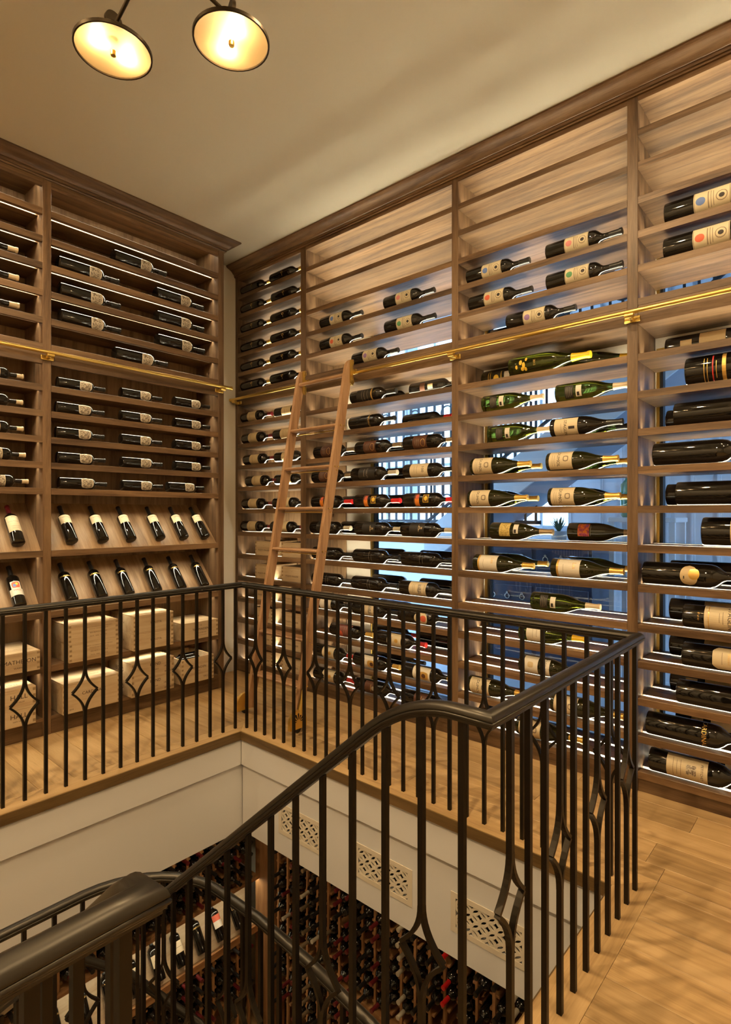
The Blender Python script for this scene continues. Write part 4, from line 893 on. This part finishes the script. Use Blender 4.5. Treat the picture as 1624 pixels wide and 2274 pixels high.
# ------------------------------------------------------------------ hall behind the windows
HX = 6.3
struct(MB().box(3.67, HX+.1, -3.0, 7.5, -.06, 0), 'floor_hall', 'hall_paint')
struct(MB().box(3.67, HX+.1, -3.0, 7.5, 5.0, 5.1), 'ceiling_hall', 'hall_paint')
hw = MB(); HW = [(2.45,3.45),(3.6,4.6),(4.75,5.75)]; HZ0, HZ1 = 1.30, 3.9
ys = [-3.0] + [v for w in HW for v in w] + [7.5]
for a, b in zip(ys[::2], ys[1::2]): hw.box(HX, HX+.1, a, b, 0, 5)
for a, b in HW: hw.box(HX, HX+.1, a, b, 0, HZ0); hw.box(HX, HX+.1, a, b, HZ1, 5)
struct(hw, 'wall_hall_far', 'hall_paint')
struct(MB().box(3.67, HX, -3.1, -3.0, 0, 5), 'wall_hall_near', 'hall_paint'); struct(MB().box(3.67, HX, 7.5, 7.6, 0, 5), 'wall_hall_end', 'hall_paint')
struct(MB().box(3.672, 3.70, -3, 7.5, CEIL, 5), 'wall_hall_upper', 'hall_paint')
for n, (a, b) in enumerate(HW):
    fr = MB()
    for y in (a, (a*2+b)/3, (a+2*b)/3, b-.035): fr.box(HX-.01, HX+.05, y, y+.035, HZ0, HZ1)
    for z in (HZ0, 2.1, 3.0, HZ1-.035): fr.box(HX-.005, HX+.045, a, b, z, z+.035)
    struct(fr, 'window_%d' % (n+4), 'hall_paint')
    pl = bpy.data.lights.new('daylight_portal', 'AREA'); pl.shape = 'RECTANGLE'; pl.size = HZ1-HZ0; pl.size_y = b-a; pl.cycles.is_portal = True
    po = bpy.data.objects.new('daylight_portal', pl); COL.objects.link(po); po.location = (HX+.08, (a+b)/2, (HZ0+HZ1)/2); po.rotation_euler = (0, PI/2, 0)
pn = MB()
for k in range(9):
    y = .35+.22*k
    pn.box(HX-.022, HX+.001, y, y+.045, .2, 4.6).box(HX-.034, HX-.02, y+.014, y+.03, .2, 4.6)
struct(pn, 'trim_3', 'hall_paint')
hs = thing('hall_staircase', 'pale stair flight with dark iron railing beyond the windows', 'staircase', (5.2, 1.8, 0))
P0, P1 = (3.45, .92), (-.6, 3.75)                                             # y, z of the soffit line
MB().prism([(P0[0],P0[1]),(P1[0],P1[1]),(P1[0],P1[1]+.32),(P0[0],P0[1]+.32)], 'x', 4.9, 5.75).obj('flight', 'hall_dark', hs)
MB().prism([(P0[0],P0[1]+.0),(P1[0],P1[1]+.0),(P1[0],P1[1]+.36),(P0[0],P0[1]+.36)], 'x', 4.87, 4.90).obj('stringer', 'hall_paint', hs)
hr = MB(); sl_ = (P1[1]-P0[1])/(P1[0]-P0[0])
MB().prism([(P0[0],P0[1]+1.25),(P1[0],P1[1]+1.25),(P1[0],P1[1]+1.31),(P0[0],P0[1]+1.31)], 'x', 4.88, 4.93).obj('handrail', 'hall_iron', hs)
MB().prism([(P0[0],P0[1]+.44),(P1[0],P1[1]+.44),(P1[0],P1[1]+.47),(P0[0],P0[1]+.47)], 'x', 4.885, 4.915).obj('bottom_rail', 'hall_iron', hs)
bar = MB().box(-.009,.009,-.009,.009,0,.82).mesh('bar', 'hall_iron')
ring = MB(); 
for k in range(24):
    a, b = 2*PI*k/24, 2*PI*(k+1)/24
    ring.prism([(.085*math.cos(a),.085*math.sin(a)),(.085*math.cos(b),.085*math.sin(b)),(.07*math.cos(b),.07*math.sin(b)),(.07*math.cos(a),.07*math.sin(a))], 'x', -.008, .008)
ring = ring.mesh('ring', 'hall_iron')
k = 0; y = 3.38
while y > -.5:
    z = P0[1]+sl_*(y-P0[0])+.45
    wput('bar', bar, hs, (4.9, y, z))
    if k % 5 == 2: wput('ring', ring, hs, (4.9, y, z+.56))
    y -= .10 if k % 5 else .15; k += 1
# level balustrade of the hall landing in front of its windows
hb = thing('hall_balustrade', 'dark iron balustrade with rings in front of the hall windows', 'railing', (5.6, 4.2, 1.3))
bar2 = MB().box(-.011,.011,-.011,.011,0,1.5).mesh('bar', 'hall_iron')
MB().box(5.58,5.62,2.5,6.0,2.82,2.88).obj('handrail', 'hall_iron', hb); MB().box(5.585,5.615,2.5,6.0,1.36,1.40).obj('bottom_rail', 'hall_iron', hb)
for k in range(30):
    y = 2.55+.115*k; wput('bar', bar2, hb, (5.6, y, 1.38))
    if k % 4 == 1: wput('ring', ring, hb, (5.6, y+.0575, 1.62)); wput('ring', ring, hb, (5.6, y+.0575, 2.65))
ctr = thing('drawer_chest', 'dark blue chest of drawers with ring pulls beyond the window', 'chest', (4.9, 2.15, 0))
MB().cbox(4.80,5.25,1.69,2.72,.06,1.19,.006).cbox(4.78,5.27,1.67,2.74,1.19,1.225,.006).obj('body', 'chest_navy', ctr)
for z0, z1 in ((.86,1.16),(.50,.82),(.12,.46)):
    for y0, y1 in ((1.72,2.18),(2.22,2.69)):
        d = MB().cbox(4.788,4.80,y0,y1,z0,z1,.004).obj('drawer', 'chest_navy', ctr)
        for yy in (y0+.09, (y0+y1)/2, y1-.09):
            rg = MB()
            for q in range(14):
                a, b = 2*PI*q/14, 2*PI*(q+1)/14; zc = (z0+z1)/2+.06
                rg.prism([(yy+.026*math.cos(a),zc+.026*math.sin(a)),(yy+.026*math.cos(b),zc+.026*math.sin(b)),(yy+.019*math.cos(b),zc+.019*math.sin(b)),(yy+.019*math.cos(a),zc+.019*math.sin(a))], 'x', 4.776, 4.783)
            rg.tube((4.79,yy,zc+.03),(4.774,yy,zc+.03),.012,8); rg.obj('ring_pull', 'nickel', d)
tb = thing('side_table', 'pale side table under the green vase beyond the window', 'table', (5.1, 1.35, 0))
MB().cbox(4.95,5.35,1.1,1.62,1.40,1.44,.006).obj('table_top', 'hall_paint', tb)
for a, b in ((4.98,1.13),(5.32,1.13),(4.98,1.59),(5.32,1.59)): MB().box(a-.02,a+.02,b-.02,b+.02,0,1.40).obj('leg', 'hall_paint', tb)
MB().lathe([(.07,0),(.085,.02),(.09,.18),(.085,.28),(.05,.32),(.045,.38),(.055,.40)], 24, 0, Matrix.Translation((5.1,1.47,1.4405))).obj('vase', 'vase_green', None, 40, label='tall green glass vase seen through the window rack', cat='vase')
pt = thing('potted_plant', 'small spiky potted plant on the chest beyond the window', 'plant', (4.98, 2.05, 1.2255))
MB().lathe([(.06,0),(.075,.09),(.07,.09),(.055,.02)], 18, 0, Matrix.Translation((4.98,2.05,1.2255))).obj('pot', 'hall_paint', pt, 40)
for k in range(22):
    a = k*2.4; tl = .35+.5*(k%5)/5; d = Vector((math.cos(a)*tl, math.sin(a)*tl, 1)).normalized(); p = Vector((4.98,2.05,1.30)); s = d.cross(Vector((0,0,1))).normalized()*.007
    MB().prism([(0,0),(1,0),(1,1)], 'x', 0, .001).xf(Matrix.Scale(0,4)) if False else None
    b = MB(); e = p+d*.17; m = p+d*.09
    b.face([p-s*.5, m-s, e, m+s, p+s*.5]); b.face([p-s*.5+Vector((0,0,-.001)), m-s+Vector((0,0,-.002)), e+Vector((0,0,-.001)), m+s+Vector((0,0,-.002)), p+s*.5+Vector((0,0,-.001))])
    b.obj('leaf', 'leaf_green', pt)

# ------------------------------------------------------------------ cellar racks below
FR, FB = 3.20, 4.08                                             # front planes: right rack (x), back rack (y)
LZ = -2.20
cr = thing('cellar_rack', 'redwood ladder rack below the vent wall, full of neck-out bottles', 'wine rack', (FR, 2.4, LOWF))
cb = thing('cellar_rack', 'redwood ladder rack below the plain stairwell wall, over a tilted display', 'wine rack', (2.0, FB, LOWF))
post = MB().cbox(-.011,.011,-.011,.011,0,1,.002)
rung = MB().cbox(0,.29,-.034,.034,-.018,0,.002).mesh('rung', 'redwood_x')
rungb = MB().cbox(-.034,.034,0,.29,-.018,0,.002).mesh('rung', 'redwood_y')
pitch = .122; vp = .1
MB().box(FR-.03, 3.55, .7, 3.86, LZ-.035, LZ).obj('ledge', 'redwood_y', cr); MB().box(3.53, 3.55, .7, 3.9, LOWF, LOWC-.003).obj('back_board', 'redwood_z', cr)
MB().cbox(FR-.01, FR+.12, 3.86, FB+.03, LOWF, LOWC-.003, .003).obj('corner_column', 'redwood_z', cr)
zs_up = [LZ+.06+vp*k for k in range(15)]; zs_dn = [LZ-.10-vp*k for k in range(5)]
pm = {}
def pmesh(h):
    if h not in pm: pm[h] = MB().cbox(-.011,.011,-.011,.011,0,h,.002).mesh('post', 'redwood_z')
    return pm[h]
cs_, sn_ = math.cos(math.radians(48.8)), math.sin(math.radians(48.8))
def inframe(p, mg=.0):
    d = p[0]*sn_+p[1]*cs_; l = p[0]*cs_-p[1]*sn_
    u = 812+1261*l/d; v = 1141+1261*(1.47-p[2])/d
    return -60 < u < 1300 and v < 2330
for k in range(25):
    y = 3.81-pitch*k
    a = wput('post', pmesh(round(LOWC-LZ-.004,3)), cr, (FR+.011, y, LZ)); b = wput('post', pmesh(.8), cr, (FR+.011, y, LZ-.835))
    for z in zs_up:
        if z < LOWC-.02 and inframe((FR,y,z)): put('rung', rung, a, loc=(.0,0,z-LZ))
    for z in zs_dn:
        if inframe((FR,y,z)): put('rung', rung, b, loc=(.0,0,z-LZ+.835))
cap_cols = ['cap_black','cap_wine','cap_wine','cap_bronze','cap_black','cap_bronze','cap_wine','cap_wine','cap_black','cap_wine','cap_black','cap_tan','cap_black','cap_black','cap_bright','cap_black','cap_black','cap_black','cap_tan','cap_black','cap_black','cap_tan','cap_black','cap_black','cap_black']
gm = glass_mesh('bdx', 'glass_black')
colword = {'cap_black':'black','cap_wine':'dark red','cap_bronze':'bronze','cap_red':'crimson','cap_bright':'bright red','cap_tan':'beige','cap_grey':'grey'}
random.seed(21); CB = []                                      # (distance, position, direction, capsule, column, row, where)
for k in range(24):
    y = 3.81-pitch*(k+.5)
    for r_, z in enumerate(sorted(zs_up + zs_dn, reverse=True)):
        if z > -1.34 or not inframe((FR-.1,y,z+.03)): continue
        if random.random() < (.24 if k not in (1,5) else .5): continue
        cap = cap_cols[k] if random.random() < .82 else random.choice(['cap_black','cap_wine','cap_tan'])
        p = (FR+.215+random.uniform(-.01,.01), y, z+.0415)
        CB.append((Vector((p[0],p[1],p[2]-1.47)).length, p, (-1,0,0), cap, k, r_, 'below the vents'))
# back rack: bottles above, tilted display, bottles below
DT = -1.76
MB().box(.2, FR-.01, FB-.02, 4.42, DT-.03, DT).obj('shelf', 'redwood_x', cb); lg = MB().box(.2, FR-.01, FB-.02, 4.42, LZ-.04, LZ).obj('ledge', 'redwood_x', cb)
MB().prism([(FB+.01,LZ),(FB+.01,LZ+.012),(4.40,DT-.03),(4.41,DT-.03)], 'x', .2, FR-.01).obj('display_panel', 'pine_x', cb)
MB().cbox(.2, FR-.01, FB-.035, FB-.02, LZ-.04, LZ+.022, .002).obj('lip', 'redwood_x', cb)
MB().box(.2, FR-.01, 4.42, 4.44, LOWF, LOWC-.003).obj('back_board', 'redwood_z', cb)
MB().box(.2, FR-.02, FB-.012, FB-.002, DT-.034, DT-.030).obj('led_strip', 'led_low', cb)
zb_up = [DT+.05+vp*k for k in range(11)]
for k in range(20):
    x = 3.10-pitch*k
    a = wput('post', pmesh(round(LOWC-DT-.004,3)), cb, (x, FB+.011, DT)); b = wput('post', pmesh(.8), cb, (x, FB+.011, LZ-.84))
    for z in zb_up:
        if z < LOWC-.02 and inframe((x,FB,z)): put('rung', rungb, a, loc=(0,0,z-DT))
    for z in zs_dn:
        if inframe((x,FB,z)): put('rung', rungb, b, loc=(0,0,z-LZ+.84))
    for r_, z in enumerate(sorted(zb_up + zs_dn, reverse=True)):
        xb = x-pitch/2
        if z > -1.18 or not inframe((xb,FB-.1,z+.03)): continue
        if random.random() < .2: continue
        p = (xb, FB+.215+random.uniform(-.01,.01), z+.0415)
        CB.append((Vector((p[0],p[1],p[2]-1.47)).length, p, (0,-1,0), random.choice(['cap_black','cap_black','cap_wine']), k, r_, 'under the plain wall'))
dv2 = Vector((0, 4.40-FB-.01, DT-.03-LZ-.012)).normalized(); dn2 = Vector((0,-dv2.z,dv2.y))
lk = ['gold_band','display_low','display_gold','gold_band','display_low','display_red','gold_band','display_low','gold_band','display_low']
for n in range(10):
    x = 3.00-.185*n; rad = SHAPE['bdx'][1]
    p = Vector((x, FB+.01, LZ+.012)) + dn2*(rad+.001) + dv2*.03
    bottle(lk[(n*3+2) % 10], p, dv2, dn2, 'bottle leaning on the lit cellar display, %s from the corner column' % (['first','second','third','fourth','fifth','sixth','seventh','eighth','ninth','tenth'][n]), 'bottles on the cellar display')

NUM = ['first','second','third','fourth','fifth','sixth','seventh','eighth','ninth','tenth','eleventh','twelfth','thirteenth','fourteenth','fifteenth','sixteenth','seventeenth','eighteenth','nineteenth','twentieth','twenty-first','twenty-second','twenty-third','twenty-fourth']
CB.sort(key=lambda e: e[0])
def frame_of(p, zd):
    z = Vector(zd); x = Vector((0,0,1)); y = z.cross(x)
    return Matrix(((x.x,y.x,z.x,p[0]),(x.y,y.y,z.y,p[1]),(x.z,y.z,z.z,p[2]),(0,0,0,1)))
for d, p, zd, cap, k, r_, where in CB[:104]:
    o = put('wine_bottle', gm, None, M=frame_of(p, zd), cat='bottle', group='bottles lying neck-out in the cellar racks',
        label='%s-capped cellar bottle %s, %s column from the corner, %s row down' % (colword[cap], where, NUM[k], NUM[r_]))
    put('capsule', cap_mesh('bdx', cap, .78), o, loc=(0,0,0))
rest = MB(); rc = list(dict.fromkeys(e[3] for e in CB[104:])); L_, r0, pr = SHAPE['bdx']
for d, p, zd, cap, k, r_, where in CB[104:]:
    Mx = frame_of(p, zd); rest.lathe([(a*r0, b*L_) for a, b in pr if b < .80], 12, 0, Mx); rest.lathe([(a*r0+.0009, b*L_) for a, b in pr if b > .76], 12, 1+rc.index(cap), Mx)
o = rest.obj('cellar_bottles', ['glass_black']+rc, None, 35); o['kind'] = 'stuff'; o['label'] = 'rows of bottle necks filling the far cellar racks'; o['category'] = 'bottles'
# unseen fill lights added to the cellar ceiling to brighten the racks
for n, (x, y, w) in enumerate(((2.72,1.2,'by the walkway end'),(2.72,2.4,'mid-aisle'),(2.5,3.6,'by the corner'),(1.3,3.62,'under the plain wall'),(.2,3.62,'at the far left'))):
    t = thing('added_fill_light', 'small added cellar fill light %s' % w, 'fill_light', (x,y,LOWC-.006), 'added cellar fill lights')
    put('trim_ring', dl_me, t, loc=(0,0,.006))
    a = bpy.data.lights.new('fill_lamp', 'AREA'); a.shape = 'DISK'; a.size = .08; a.energy = 1.5; a.color = FILL_C
    ob = bpy.data.objects.new('fill_lamp', a); COL.objects.link(ob); ob.parent = t; ob.location = (0,0,.001)
